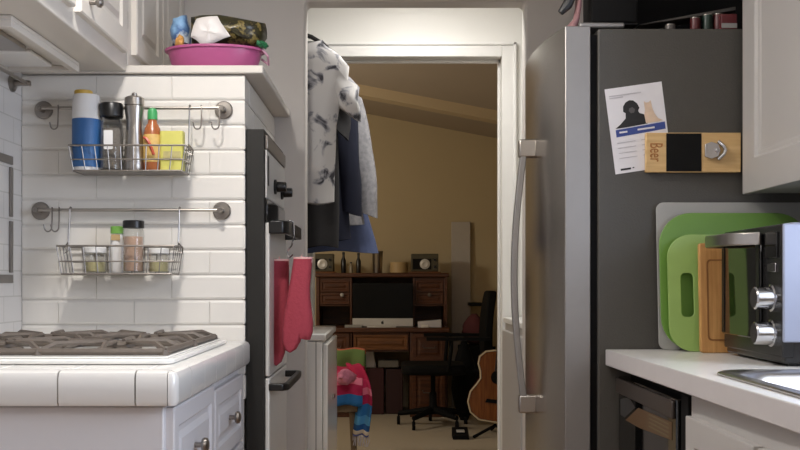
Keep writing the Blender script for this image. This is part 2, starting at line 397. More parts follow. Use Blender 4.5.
hd = thing('range_hood', 'slim white range hood under the upper cabinet', 'range hood', (-.98, 2.6, 1.683))
hy0, hy1, hx = 2.34, 2.85, -.885
b = MB(); b.box(LW+.003, hx, hy0, hy1, 1.70, 1.711)
b.box(LW+.003, hx, hy0, hy0+.02, 1.683, 1.70).box(LW+.003, hx, hy1-.02, hy1, 1.683, 1.70).box(hx-.02, hx, hy0+.02, hy1-.02, 1.683, 1.70).box(LW+.003, LW+.02, hy0+.02, hy1-.02, 1.683, 1.70)
b.build('shell', M['cab'], hd, bev=.002)
MB().box(LW+.022, hx-.06, hy0+.05, hy1-.25, 1.687, 1.699).build('filter', M['steel'], hd, bev=.002)
MB().box(LW+.022, hx-.06, hy1-.22, hy1-.05, 1.688, 1.699).build('lamp_cover', M['white'], hd, bev=.004)
# ------------------------------------------------------------------ rails, baskets, hooks
def rail(yc, zc_, x0, x1, label, name='wall_rail'):
    t = thing(name, label, 'rail', ((x0+x1)/2, BY, zc_))
    yr = BY-.04
    MB().tube([(x0, yr, zc_), (x1, yr, zc_)], .0048, 10).build('rod', M['steel'], t)
    for xx in (x0, x1):
        MB().lathe((xx, BY+.0005, zc_), [(.027, 0), (.027, .006), (.024, .009), (.009, .010), (.008, .046), (.006, .05)], 24, axis='y').build('mounting_disc', M['nickel'], t)
    return t
yr = BY-.04
ZU, ZL = Z(108, yr), Z(210, yr)
rail(0, ZU, X(44, BY), X(224, BY), 'upper steel rod on round discs screwed to the white brick')
rail(0, ZL, X(41, BY), X(222, BY), 'lower steel rod on round discs screwed to the white brick')
# rail on the left wall
t = thing('wall_rail', 'short steel rail along the left wall under the range hood', 'rail', (LW, 2.6, 1.69))
MB().tube([(LW+.045, 1.9, 1.664), (LW+.045, 2.93, 1.664)], .005, 10).build('rod', M['steel'], t)
for yy in (1.95, 2.905): MB().lathe((LW+.0005, yy, 1.664), [(.026, 0), (.026, .006), (.022, .009), (.009, .010), (.008, .05), (.006, .055)], 20, axis='x').build('mounting_disc', M['nickel'], t)
def hook(px, Zr, label, side, grp):
    x = X(px, yr); r = .0105; p = []
    for k in range(9):
        a = PI*(1-.0)*k/8; p.append((x+side*r*math.cos(PI-a)*0, yr-r*math.cos(a)*-1*-1, Zr+.0048+.0018+0 + (math.sin(a)-1)*0))
    b = MB(); rr = .0075
    pts = [(x-side*.004, yr+rr*math.cos(a), Zr+rr*math.sin(a)) for a in [math.radians(-20+20*k) for k in range(11)]]
    pts = [(x+side*.003*(i-5)/5, y, z) for i, (_, y, z) in enumerate(pts)]
    pts += [(x+side*.003, yr-rr-.001, Zr-.03), (x+side*.002, yr-rr-.001, Zr-.048)]
    pts += [(x+side*.002-side*(.011-.011*math.cos(a)), yr-rr-.001, Zr-.05-.014*math.sin(a)) for a in [math.radians(20*k) for k in range(1, 10)]]
    pts.append((x+side*.002-side*.024, yr-rr-.001, Zr-.043))
    b.tube(pts, .0022, 6)
    return tag(b.build('s_hook', M['nickel']), label, 'hook', grp)
hook(58, ZU, 'steel hook near the left end of the upper rail', 1, 'hooks on the rails')
hook(201, ZU, 'empty steel hook just right of the upper wire basket', 1, 'hooks on the rails')
hook(219, ZU, 'steel hook hanging against the right disc of the upper rail', 1, 'hooks on the rails')
hook(52, ZL, 'leftmost of two steel hooks near the left end of the lower rail', 1, 'hooks on the rails')
hook(59, ZL, 'second steel hook from the left end of the lower rail', 1, 'hooks on the rails')
def basket(x0, x1, Zr, zt, zb, label):
    yf, yb = BY-.13, BY-.018
    t = thing('wire_basket', label, 'basket', ((x0+x1)/2, BY-.07, zb))
    b = MB(); wr = .0022; ins = .012
    def loop(z, i, r=wr): b.tube([(x0+i, yf+i*.6, z), (x1-i, yf+i*.6, z), (x1-i, yb, z), (x0+i, yb, z)], r, 6, closed=True)
    loop(zt, 0, .003); loop((zt*.45+zb*.55), ins*.5); loop(zb, ins, .003)
    nx = 9
    for k in range(nx+1):
        xx = x0+ins+(x1-x0-2*ins)*k/nx; xt = x0+(x1-x0)*k/nx
        b.tube([(xt, yf, zt), (xx, yf+ins*.6, zb), (xx, yb, zb), (xt, yb, zt)], .0016, 5)
    for k in range(1, 4):
        yy = yf+(yb-yf)*k/4
        b.tube([(x0, yy, zt), (x0+ins, yy, zb), (x1-ins, yy, zb), (x1, yy, zt)], .0016, 5)
    b.build('wire_frame', M['nickel'], t)
    MB().box(x0+ins+.002, x1-ins-.002, yf+ins*.6+.002, yb-.002, zb-.0012, zb+.0012).build('tray', M['nickel'], t)
    for xx, sg in ((x0+.012, -1), (x1-.004, 1)):
        b = MB(); pts = [(xx, yr-.008+.0155*0, Zr-.01)]
        pts = [(xx, yr+.0085*math.cos(a), Zr+.0085*math.sin(a)) for a in [math.radians(-30+21*k) for k in range(11)]]
        pts += [(xx, yr-.0085, Zr-.02), (xx, yr-.02, zt+.01), (xx, yr-.02, zt-.012), (xx+sg*.012, yr-.022, zt-.02), (xx+sg*.014, yr-.024, zt-.006), (xx, yr-.024, zt+.012)]
        b.tube(pts, .0022, 6); b.build('hanger', M['nickel'], t)
    return yf, yb
yfb = BY-.075
basket(X(69, 2.86), X(185.5, 2.86), ZU, Z(146, 2.87), Z(171, 2.87), 'upper wire basket holding tall seasoning bottles')
basket(X(57, 2.86), X(175, 2.86), ZL, Z(246, 2.87), Z(274, 2.87), 'lower wire basket holding small jars and spices')
FU = Z(171, 2.87)+.0034; FL = Z(274, 2.87)+.0034
YI = BY-.075
M['blue'] = mat('blue_label', (52, 98, 152), .45, var=.05); M['yellow'] = mat('mustard_yellow_cap', (204, 166, 66), .45)
M['pepper'] = mat('peppercorns', (132, 124, 116), .8, var=.5, scale=220, bump=.5); M['orange'] = mat('orange_red_sauce', (164, 96, 56), .25, var=.15)
M['green'] = mat('green_cap', (66, 160, 92), .4); M['lime'] = mat('lime_green_cap', (118, 172, 78), .4); M['yl'] = mat('yellow_label', (208, 202, 104), .5, var=.08, scale=40)
M['spice'] = mat('pinkish_spice', (206, 172, 150), .7, var=.15, scale=160); M['labelw'] = mat('white_label', (226, 224, 222), .55)
M['redlabel'] = mat('red_swirl', (190, 80, 56), .4)
# blue and white canister
x = X(86.5, YI); t = thing('canister', 'blue and white cylindrical canister with yellow cap in upper basket', 'canister', (x, YI, FU))
MB().lathe((x, YI, FU), [(.038, 0), (.040, .003), (.040, .195), (.0385, .20), (.038, .215), (.036, .221)], 28).build('body', M['labelw'], t)
MB().lathe((x, YI, FU+.010), [(.0404, 0), (.0408, .002), (.0408, .138), (.0404, .14)], 28).build('label', M['blue'], t)
MB().lathe((x-.008, YI-.002, FU+.221), [(.026, 0), (.026, .011), (.024, .013)], 20).build('cap', M['yellow'], t)
# pepper jar
x = X(111.5, YI); t = thing('pepper_grinder', 'clear glass peppercorn jar with black grinder cap in upper basket', 'grinder', (x, YI, FU))
MB().lathe((x, YI, FU), [(.030, 0), (.033, .004), (.033, .125), (.029, .145), (.027, .155)], 24).build('jar', M['glass'], t)
MB().lathe((x, YI, FU+.005), [(.030, 0), (.0315, .003), (.0315, .10), (.028, .118)], 20).build('peppercorns', M['pepper'], t)
MB().lathe((x, YI, FU+.155), [(.031, 0), (.034, .004), (.034, .036), (.031, .042)], 24).build('cap', M['black'], t)
a0 = MB(); a0.prism(arc_rect(-.013, .013, .06, .115, .003, 2), lambda u, v, s_: (x+u, YI-.0335-.0006*s_-.0, FU+v)); a0.build('label', M['labelw'], t)
# steel mill
x = X(134.5, YI); t = tag(MB().lathe((x, YI, FU), [(.030, 0), (.0315, .003), (.0315, .02), (.027, .07), (.0225, .12), (.024, .15), (.0285, .185), (.0285, .188), (.0265, .19), (.0285, .192), (.028, .212), (.022, .217), (.008, .219), (.008, .226), (.004, .229)], 28).build('pepper_mill', M['steel']), 'tall waisted stainless steel pepper mill in upper basket', 'pepper mill')
# sauce bottle
x = X(152.5, YI); t = thing('sauce_bottle', 'orange hot sauce bottle with green cap in upper basket', 'bottle', (x, YI, FU))
MB().lathe((x, YI, FU), [(.024, 0), (.0265, .004), (.0265, .1), (.022, .125), (.0135, .14), (.0125, .15)], 22).build('body', M['orange'], t)
MB().lathe((x, YI, FU+.025), [(.0268, 0), (.0271, .001), (.0271, .079), (.0268, .08)], 22).build('label', mat('amber_label', (206, 170, 96), .5, var=.25, scale=60), t)
b = MB(); b.tube([(x-.02+.03*k/8, YI-.029+.006*abs(k/8-.55), FU+.095-.05*(k/8)**2) for k in range(9)], .0045, 6); b.build('swirl', M['redlabel'], t)
MB().lathe((x, YI, FU+.15), [(.0145, 0), (.0145, .022), (.012, .03), (.006, .034)], 18).build('cap', M['green'], t)
# yellow box
x = X(172.5, YI); t = thing('spice_tin', 'yellow rectangular spice tin at right end of upper basket', 'tin', (x, YI, FU))
MB().prism(arc_rect(x-.034, x+.034, YI-.02, YI+.02, .008), lambda u, v, s_: (u, v, FU+.115*s_)).build('body', M['yl'], t)
MB().box(x-.022, x+.028, YI-.0215, YI-.0203, FU+.03, FU+.056).build('label', mat('faded_label', (190, 178, 120), .5, var=.3, scale=70), t)
# lower basket
def jar(px, hh, rr, label):
    x = X(px, YI); t = thing('glass_jar', label, 'jar', (x, YI, FL))
    MB().lathe((x, YI, FL), [(rr*.92, 0), (rr, .004), (rr, hh*.72), (rr*.9, hh*.78)], 22).build('jar', M['glass'], t)
    MB().lathe((x, YI, FL+.004), [(rr*.86, 0), (rr*.9, .003), (rr*.9, hh*.4)], 18).build('contents', mat('pale_seasoning', (206, 196, 150), .8, var=.2, scale=120), t)
    MB().lathe((x, YI, FL+hh*.78), [(rr*.95, 0), (rr*.98, .003), (rr*.98, hh*.2), (rr*.93, hh*.22)], 22).build('lid', M['white'], t)
    return t
t = jar(95, .075, .033, 'short glass jar with white lid at left of lower basket')
t = jar(159, .072, .030, 'short glass jar with white lid at right of lower basket')
x = X(117, YI+.02); t = thing('spice_bottle', 'slim spice bottle with lime green cap in lower basket', 'bottle', (x, YI+.02, FL))
MB().lathe((x, YI+.02, FL), [(.017, 0), (.0185, .003), (.0185, .105), (.015, .115)], 20).build('body', M['labelw'], t)
MB().lathe((x, YI+.02, FL+.115), [(.0185, 0), (.0185, .02), (.017, .0215)], 20).build('cap', M['lime'], t)
MB().box(x-.012, x+.014, YI+.0005, YI+.002, FL+.095, FL+.112).build('label', mat('tan_label', (186, 158, 112), .6), t)
x = X(133.5, YI-.005); t = thing('spice_jar', 'clear spice jar with black cap in middle of lower basket', 'jar', (x, YI-.005, FL))
MB().lathe((x, YI-.005, FL), [(.028, 0), (.0305, .003), (.0305, .118), (.028, .126), (.027, .13)], 24).build('jar', M['glass'], t)
MB().lathe((x, YI-.005, FL+.005), [(.026, 0), (.0275, .003), (.0275, .1)], 20).build('contents', M['spice'], t)
MB().lathe((x, YI-.005, FL+.13), [(.0305, 0), (.0305, .019), (.028, .022)], 24).build('cap', M['black'], t)

# ------------------------------------------------------------------ pink tub and its load
SH = 1.7315; ty = 3.085; sxx = X(215, ty)
tub = thing('plastic_tub', 'oval magenta plastic tub full of packets on the board shelf', 'tub', (sxx, ty, SH))
hw = .145
b = MB(); b.lathe((sxx, ty, SH), [(.0, .001), (hw*.84, .0), (hw*.88, .004), (hw*1.0, .06), (hw*1.06, .061), (hw*1.06, .068), (hw*1.03, .068), (hw*.98, .062), (hw*.85, .008), (0, .008)], 40, caps=False, sy=.62); b.build('basin', M['pink'], tub)
b = MB(); b.tube([(sxx+hw*1.03, ty-.03, SH+.066), (sxx+hw*1.15, ty-.025, SH+.045), (sxx+hw*1.14, ty-.0, SH+.025), (sxx+hw*.98, ty+.02, SH+.045)], .004, 8); b.build('handle', mat('clear_pinkish_plastic', (196, 150, 170), .3), tub)
def bag(name, label, pts, y0, y1, m, cat, puff=.5):
    """crumpled soft packet: outline pts (px,py) at Y, puffed"""
    b = MB(); cx = sum(p[0] for p in pts)/len(pts); cy = sum(p[1] for p in pts)/len(pts); rs = []; ym = (y0+y1)/2
    N = []
    for i in range(len(pts)):
        p, q = pts[i], pts[(i+1) % len(pts)]
        for k in range(3): N.append((p[0]+(q[0]-p[0])*k/3+random.uniform(-.6, .6), p[1]+(q[1]-p[1])*k/3+random.uniform(-.6, .6)))
    for yy, sc in ((y0, .0), (y0+(ym-y0)*.1, .45), (y0+(ym-y0)*.35, .8), (ym, 1.0), (y1-(y1-ym)*.35, .82), (y1-(y1-ym)*.1, .45), (y1, 0)):
        rs.append([P(cx+(p[0]-cx)*max(sc, .02), cy+(p[1]-cy)*max(sc, .02), ym)+Vector((0, yy-ym+random.uniform(-.003, .003), 0)) for p in N])
    b.rings(rs)
    return tag(b.build(name, m, smooth=50), label, cat)
M['camo'] = ramp_mat('dark_patterned_foil', [(.0, (24, 22, 14)), (.44, (58, 54, 30)), (.52, (30, 26, 16)), (.6, (136, 120, 70)), (.7, (54, 40, 26))], .3, scale=34, detail=3)
bag('snack_bag', 'dark olive patterned bag lying across the pink tub', [(192, 48), (191, 17), (218, 14), (266, 23), (267, 39), (260, 49), (236, 48)], ty-.06, ty+.07, M['camo'], 'bag')
bag('white_packet', 'white blank packet leaning in front of the olive bag', [(205, 47), (191, 37), (196, 18), (217, 15.5), (230, 36), (214, 43)], ty-.085, ty-.064, mat('white_film', (216, 210, 206), .4, var=.03), 'packet')
b_ = bag('blue_packet', 'light blue packet with white top at left end of the pink tub', [(173, 47), (170, 32), (173, 18), (187, 15), (191, 30), (191, 48)], ty-.05, ty+.03, ramp_mat('blue_white_film', [(.38, (132, 170, 206)), (.5, (60, 96, 150)), (.56, (196, 206, 214))], .35, scale=14), 'packet')
bag('orange_packet', 'small orange packet at left rim of the pink tub', [(175, 46), (176, 38), (180, 34), (184, 38), (184, 47)], ty-.08, ty-.055, mat('orange_film', (206, 150, 80), .4), 'packet')
bag('green_packet', 'small green packet corner at right rim of the pink tub', [(256, 46), (257, 40), (265, 42), (269, 45), (267, 49), (261, 48)], ty-.05, ty-.02, mat('green_film', (40, 110, 70), .4), 'packet')

# ------------------------------------------------------------------ wall oven
ov = thing('wall_oven', 'white built-in oven with black bar handles and dark side in the brick breast', 'oven', (-.40, 3.26, 0))
OX = -.376; oy0, oy1, oz = 3.0, 3.53, 1.545
MB().box(bxr+.0015, OX-.002, oy0, oy1, .02, oz).build('casing', M['ovenside'], ov, bev=.002)
MB().box(OX-.002, OX+.008, oy0+.02, oy1-.005, 1.488, 1.53).build('top_trim', M['nickel'], ov, bev=.002)
cp = MB().box(OX-.002, OX+.004, oy0+.02, oy1-.005, 1.34, 1.486).build('control_panel', M['oven'], ov, bev=.002)
MB().box(OX+.004, OX+.006, oy0+.04, oy0+.065, 1.38, 1.47).build('display', M['black'], cp)
for yy in (3.22, 3.42):
    MB().lathe((OX+.004, yy, 1.392), [(.024, 0), (.024, .006), (.017, .009), (.016, .035), (.014, .038)], 20, axis='x').build('knob', M['black'], cp)
MB().box(OX-.002, OX+.006, oy0+.02, oy1-.005, 1.27, 1.338).build('vent_band', M['blackglass'], ov, bev=.002)
for z0, z1, zh, hh in ((.80, 1.266, 1.252, .02), (.06, .795, .768, .011)):
    d = MB().box(OX-.002, OX+.012, oy0+.02, oy1-.005, z0, z1).build('door', M['oven'], ov, bev=.004)
    b = MB()
    pts = [(OX+.010, oy0+.025, zh), (OX+.05, oy0+.025, zh), (OX+.06, oy0+.04, zh), (OX+.062, oy0+.08, zh), (OX+.062, oy1-.12, zh), (OX+.06, oy1-.065, zh), (OX+.05, oy1-.05, zh), (OX+.010, oy1-.05, zh)]
    rs = []
    for i, p in enumerate(pts):
        a, c = Vector(pts[max(0, i-1)]), Vector(pts[min(7, i+1)]); tdir = (c-a).normalized(); nn = Vector((0, 0, 1)).cross(tdir)
        rs.append([Vector(p)+nn*u+Vector((0, 0, v)) for u, v in ((-.009, -hh), (.009, -hh), (.009, hh), (-.009, hh))])
    b.rings(rs); b.build('handle', M['black'], d, bev=.004)
# mitts
def mitt(px0, px1, py0, py1, Y, rz, thumb, label, shear=0):
    x0, x1 = X(px0, Y), X(px1, Y); z1, z0 = Z(py0, Y), Z(py1, Y); w_ = x1-x0; h_ = z1-z0
    # outline (u across 0..1, v down 0..1) with thumb on the right
    o = [(.16, 0), (.84, 0), (.86, .12), (.88, .30)]
    if thumb: o += [(.94, .42), (1.06, .56), (1.15, .68), (1.18, .78), (1.12, .86), (1.02, .86), (.94, .78), (.9, .74)]
    else: o += [(.9, .5), (.92, .66)]
    o += [(.84, .78), (.78, .88), (.66, .96), (.46, 1.0), (.26, .97), (.12, .88), (.06, .76), (.06, .6), (.1, .4), (.14, .2)]
    t = thing('oven_mitt', label, 'oven mitt', ((x0+x1)/2, Y, z0))
    b = MB(); rs = []; cu, cv = .48, .5
    for dy, sc in ((-.020, .55), (-.018, .78), (-.010, .95), (0, 1.0), (.010, .95), (.018, .78), (.020, .55)):
        rs.append([(x0+w_*(cu+(u-cu)*sc), Y+dy*(1+.25*math.sin(v*40)*.2), z1-h_*(v if v < .05 else cv+(v-cv)*(.9+.1*sc))) for u, v in o])
    o_ = shear*w_
    rs = [[(p[0]+o_*(z1-p[2])/h_, p[1], p[2]) for p in r] for r in rs]
    b.rings(rs); b.build('mitt', M['red'], t, smooth=60)
    b = MB(); b.rings([[(x0+w_*(.5+.35*math.cos(a)), Y+.0195*math.sin(a), z) for a in [2*PI*k/20 for k in range(20)]] for z in (z1-.012, z1+.006)]); b.build('cuff', M['redlining'], t)
    b = MB(); b.tube([(x0+w_*.5, Y, z1+.002), (x0+w_*.44, Y, z1+.010), (x0+w_*.5, Y, z1+.017), (x0+w_*.56, Y, z1+.010), (x0+w_*.5, Y, z1+.002)], .002, 6); b.build('loop', M['redlining'], t)
    t.rotation_euler = (0, 0, rz); return t
mitt(268, 293, 261, 366, 3.16, .03, False, 'red oven mitt nearest the brick, partly behind the other mitt', -.12)
mitt(289, 317, 259, 353, 3.10, -.05, True, 'red oven mitt with thumb, hanging in front of the other', -.42)
b = MB(); hxk = OX+.062; hyk = 3.13
b.tube([(hxk-.0135, hyk, 1.235), (hxk-.0125, hyk, 1.27), (hxk-.006, hyk, 1.277), (hxk+.006, hyk, 1.277), (hxk+.0125, hyk, 1.27), (hxk+.0135, hyk, 1.228), (hxk+.006, hyk, 1.2), (hxk-.006, hyk, 1.185), (hxk-.008, hyk, 1.172), (hxk, hyk, 1.163), (hxk+.010, hyk, 1.172)], .003, 6)
tag(b.build('s_hook', M['chrome']), 'chrome hook on the oven handle holding the red mitts', 'hook', 'hooks')

# ------------------------------------------------------------------ laundry nook: washer, white cabinet, clothes rail
wm = thing('washing_machine', 'white washing machine in the laundry nook left of the doorway', 'washing machine', (-.55, 4.28, 0))
wx, wy0, wy1, wz = -.243, 3.885, 4.60, .885
MB().box(-.88, wx-.02, wy0, wy1, .02, wz-.03).build('cabinet', M['enamel'], wm, bev=.006)
MB().box(-.885, wx-.006, wy0-.005, wy1+.004, wz-.028, wz).build('lid', M['enamel'], wm, bev=.006)
f_ = MB().box(wx-.019, wx, wy0+.012, wy1-.01, .08, wz-.04).build('front_panel', M['enamel'], wm, bev=.006)
MB().box(wx, wx+.012, wy0+.25, wy0+.34, .60, .615).build('handle', M['chrome'], f_, bev=.002)
for xx in (-.84, -.30):
    for yy in (wy0+.05, wy1-.05): MB().lathe((xx, yy, 0), [(.02, 0), (.02, .03)], 12).build('foot', M['black'], wm)
MB().box(-.62, -.606, wy0-.002, wy0+.002, .06, wz-.03).box(X(316, wy0)-.002, X(316, wy0)+.002, wy0-.0015, wy0+.002, .06, wz-.03).build('seam', M['greyboard'], wm)
wc = thing('laundry_cabinet', 'low white cabinet at right of the laundry nook beside the fridge', 'cabinet', (.72, 4.2, 0))
MB().box(.53, .97, 3.89, 4.595, .0, .90).build('body', M['cabgrey'], wc, bev=.004)
MB().box(.52, .975, 3.88, 4.60, .901, .925).build('top', M['trim'], wc, bev=.004)
MB().box(.512, .529, 3.92, 4.56, .06, .87).build('door', M['cabgrey'], wc, bev=.004)
RX = -.37; RZ = 2.118
rd = tag(MB().tube([(RX, YA+.101, RZ), (RX, YD-.001, RZ)], .012, 12).build('closet_rod', M['nickel']), 'metal closet rod across the laundry nook holding the clothes', 'rod')
def garment(Y, zsh, shw, bw, hem, sleeve, m, label, name, hangm, slx=0, slen=.3, srad=.065, hemw=None, hlabel='', neck=.105):
    """shw half shoulder width, bw half body width; sleeve end offset"""
    hemw = hemw or bw
    # hanger
    h = thing('clothes_hanger', hlabel, 'hanger', (RX, Y, zsh-.11), 'clothes hangers on the rod')
    b = MB(); b.tube([(RX+.016*math.sin(a), Y, RZ+.016*math.cos(a)-.001) for a in [math.radians(-100+24*k) for k in range(10)]]+[(RX+.006, Y, RZ-.022), (RX, Y, RZ-.034), (RX, Y, zsh+.036)], .0024, 6); b.build('hook', M['nickel'], h)
    b = MB(); b.tube([(RX-shw+.03, Y, zsh-.085), (RX-.11, Y, zsh-.012), (RX-.06, Y, zsh+.018), (RX, Y, zsh+.036), (RX+.06, Y, zsh+.018), (RX+.11, Y, zsh-.012), (RX+shw-.03, Y, zsh-.085)], [.006, .008, .009, .010, .009, .008, .006], 8); b.build('shoulder_bar', hangm, h)
    b = MB(); n_ = 32; rs = []; ph = random.uniform(0, 6)
    prof = [(zsh+.005, neck, .018), (zsh-.02, neck+.02, .03), (zsh-.055, shw*.80, .034), (zsh-.10, shw*.97, .036), (zsh-.17, shw*.93, .04), (zsh-.25, bw*1.08, .044)]
    zz = zsh-.25
    while zz-.08 > hem: zz -= .08; prof.append((zz, bw+(hemw-bw)*(zsh-.25-zz)/max(.05, zsh-.25-hem), .045))
    prof.append((hem, hemw, .046))
    for z, w2, d2 in prof:
        fold = min(1, max(0, (zsh-.05-z)/.35)); ring = []
        for k in range(n_):
            a = 2*PI*k/n_; u = math.cos(a); v = math.sin(a)
            dz_ = 0
            if z > zsh-.03 and v < 0: dz_ = -.03*(1-abs(u))
            ring.append((RX+w2*u*(1+.03*fold*math.sin(7*z+ph)), Y+d2*v+.010*fold*math.sin(9*u+ph+2.5*z)*abs(v), z+dz_+(.006*math.sin(6*u+ph) if z == hem else 0)))
        rs.append(ring)
    b.rings(rs, True, False)
    t = thing(name, label, 'garment', (RX, Y, hem), 'garments on the rod')
    b.build('body', m, t, smooth=60)
    for sg in (-1, 1):
        b = MB(); rs = []; N = 8
        for i in range(N+1):
            f = i/N; cx = RX+sg*(shw*.88-.02+(slx+.02)*min(1, f*1.4)*.9); cz = zsh-.135-slen*f+.02*(1-f)
            rr = srad*(1-.25*f); yo = .012*math.sin(5*f+ph)
            ring = []
            for k in range(16):
                a = 2*PI*k/16; q = 1+.12*math.sin(3*a+ph+6*f)
                ring.append((cx+sg*rr*q*math.cos(a), Y+yo+.55*rr*q*math.sin(a), cz+(.035 if i else .075)*-1*math.cos(a)*(1 if slen < .25 else .4)))
            rs.append(ring)
        b.rings(rs, True, True); b.build('sleeve', m, t, smooth=60)
    return t
tie = ramp_mat('white_black_tie_dye', [(.0, (34, 34, 38)), (.35, (60, 60, 66)), (.41, (150, 150, 154)), (.46, (196, 194, 192))], .9, scale=14, detail=6, dist=.8)
char = mat('charcoal_cotton', (44, 43, 44), .95, var=.15, scale=30)
navy = mat('navy_cotton', (24, 28, 46), .95, var=.2, scale=18)
plaid = ramp_mat('grey_check_cotton', [(.3, (128, 128, 132)), (.7, (158, 157, 160))], .9, scale=60)
denim = mat('blue_denim', (86, 98, 134), .9, var=.25, scale=25)
dknavy = mat('bright_navy_cotton', (36, 50, 92), .95, var=.15)
G = [(3.945, 2.035, .215, .158, Z(203, 3.945), tie, 'white and black tie-dye t-shirt hanging frontmost in the laundry nook', 't_shirt', M['black'], .02, .15, .062, .155, 'black plastic hanger holding the tie-dye t-shirt'),
     (4.08, 2.03, .19, .16, Z(247, 4.08), char, 'charcoal shirt hanging just behind the tie-dye t-shirt', 'shirt', M['black'], .0, .2, .05, .158, 'hanger holding the charcoal shirt'),
     (4.21, 2.03, .205, .18, Z(240, 4.21), navy, 'dark navy long-sleeved jacket hanging between charcoal and grey shirts', 'jacket', M['black'], .025, .52, .062, .21, 'hanger holding the navy jacket'),
     (4.34, 2.03, .245, .21, Z(224, 4.34), plaid, 'grey long-sleeved shirt hanging behind the navy jacket', 'shirt', M['nickel'], .072, .52, .05, .26, 'hanger holding the grey shirt'),
     (4.47, 2.0, .19, .17, Z(252, 4.47), denim, 'blue denim shirt hanging at the back next to the doorway', 'shirt', M['nickel'], .02, .3, .05, .31, 'hanger holding the denim shirt')]
for a in G: garment(a[0], a[1], a[2], a[3], a[4], 0, a[5], a[6], a[7], a[8], a[9], a[10], a[11], a[12], a[13])

# ------------------------------------------------------------------ refrigerator
fy0, fy1 = 2.62, 3.33
fr = thing('refrigerator', 'tall stainless refrigerator with dark grey side and curved door', 'refrigerator', (.83, 2.975, 0))
MB().box(.545, 1.18, fy0, fy1, .03, 1.75).build('body', M['fridgeside'], fr, bev=.004)
MB().box(.525, .546, fy0+.012, fy1-.012, .06, 1.735).build('gasket', M['blackmat'], fr)
for xx in (.6, 1.1):
    for yy in (fy0+.06, fy1-.06): MB().lathe((xx, yy, 0), [(.022, 0), (.022, .032)], 12).build('foot', M['black'], fr)
def fdoor(z0, z1):
    b = MB(); out = [(.526, fy1), (.526, fy0)]; n_ = 24; yc, hh = (fy0+fy1)/2, (fy1-fy0)/2
    front = []
    for k in range(n_+1):
        y = fy0+(fy1-fy0)*k/n_; front.append((.459-.043*(1-((y-yc)/hh)**2), y))
    b.prism(out+front, lambda u, v, s_: (u, v, z0+(z1-z0)*s_))
    b.bm.faces.ensure_lookup_table()
    for f in b.bm.faces:
        c = f.calc_center_median(); f.normal_update()
        if abs(f.normal.y) > .9 and abs(c.y-fy0) < .002: f.material_index = 1
    return b.build('door', [M['fridge'], M['fridgeedge']], fr, bev=.003, smooth=25)
d1 = fdoor(.56, 1.757); d2 = fdoor(.07, .55)
yh = 2.89; xd = .459-.043*(1-((yh-2.975)/.355)**2)
b = MB(); rs = []
for k in range(25):
    f = k/24; z = .725+(1.48-.725)*f; off = .030+.030*math.sin(PI*f)
    rs.append([(xd-off+u, yh+v, z) for u, v in ((-.009, -.013), (.009, -.013), (.009, .013), (-.009, .013))])
b.rings(rs)
hnd = b.build('handle', M['fridgeedge'], d1, bev=.003)
for z in (.708, 1.445):
    MB().box(xd-.047, xd+.004, yh-.014, yh+.014, z, z+.052).build('handle_mount', M['steel'], hnd, bev=.005)
MB().box(.50, .62, fy0+.02, fy0+.09, 1.7505+.007, 1.772).build('hinge_cover', M['fridgeedge'], fr, bev=.005)
# things on top of the fridge
TZ = 1.7515
bx = thing('storage_crate', 'large black plastic crate on top of the refrigerator', 'crate', (.86, 2.99, TZ))
b = MB(); cx0, cx1_ = .492+.0, 1.16
cx0 = .64; 
b.box(cx0, 1.165, 2.82, 3.3, TZ+.0, TZ+.02).box(cx0, cx0+.012, 2.82, 3.3, TZ+.02, 2.1).box(1.153, 1.165, 2.82, 3.3, TZ+.02, 2.1).box(cx0+.012, 1.153, 3.288, 3.3, TZ+.02, 2.1).box(cx0+.012, 1.153, 2.82, 2.832, TZ+.02, 2.1)
b.build('crate', M['blackmat'], bx, bev=.004)
MB().box(cx0-.012, 1.177, 2.808, 3.312, 2.1, 2.12).build('rim', M['black'], bx, bev=.004)
bb = thing('black_bag', 'black soft bag slumped at the left front of the refrigerator top', 'bag', (.62, 2.9, TZ))
bb_pts = [(0, 0), (.13, 0), (.13, .22), (.1, .3), (.03, .31), (0, .24)]
b = MB(); rs = []
for k, (yy, sc) in enumerate(((2.655, .8), (2.66, .95), (2.70, 1), (2.74, 1), (2.77, .95), (2.775, .8))):
    rs.append([(.565-.03-.05*0+u*sc, yy, TZ+.024+v*sc) for u, v in bb_pts])
b.rings(rs); b.build('body', M['blackmat'], bb, bev=.01, smooth=60)
MB().box(.52+.02, .66, 2.665, 2.77, TZ+.021, TZ+.0245).build('base', M['black'], bb)
# flat grey folder leaning, jars and cans
b = MB(); b.hexa([P(640, 25.3, 2.70), P(736, 10.5, 2.70), P(736, 10.5, 2.70)+Vector((0, .08, 0)), P(640, 25.3, 2.70)+Vector((0, .08, 0))]+[P(640, 24.0, 2.70), P(736, 6.5, 2.70), P(736, 6.5, 2.70)+Vector((0, .08, 0)), P(640, 24.0, 2.70)+Vector((0, .08, 0))])
tag(b.build('grey_folder', mat('dark_grey_card', (78, 74, 70), .5), bev=.002), 'dark grey folder slanting over the cans on the refrigerator', 'folder')
for px, c, hz, lb in ((693, (84, 28, 30), .05, 'small dark red can second from left on the refrigerator'), (668, (90, 84, 80), .032, 'small grey can leftmost of the row on the refrigerator'), (705, (24, 44, 34), .058, 'small dark green can in the row on the refrigerator'), (716, (80, 26, 28), .06, 'small red can right of the green one on the refrigerator')):
    x = X(px, 2.70); Yc = 2.68
    t = thing('tin_can', lb, 'can', (x, Yc, TZ), 'cans on the refrigerator')
    MB().lathe((x, Yc, TZ), [(.013, 0), (.0135, .002), (.0135, hz-.012), (.013, hz-.010)], 16).build('body', mat('can_paint', c, .4), t)
    MB().lathe((x, Yc, TZ+hz-.0105), [(.0138, 0), (.0138, .002), (.012, .003)], 16).build('rim', M['nickel'], t)
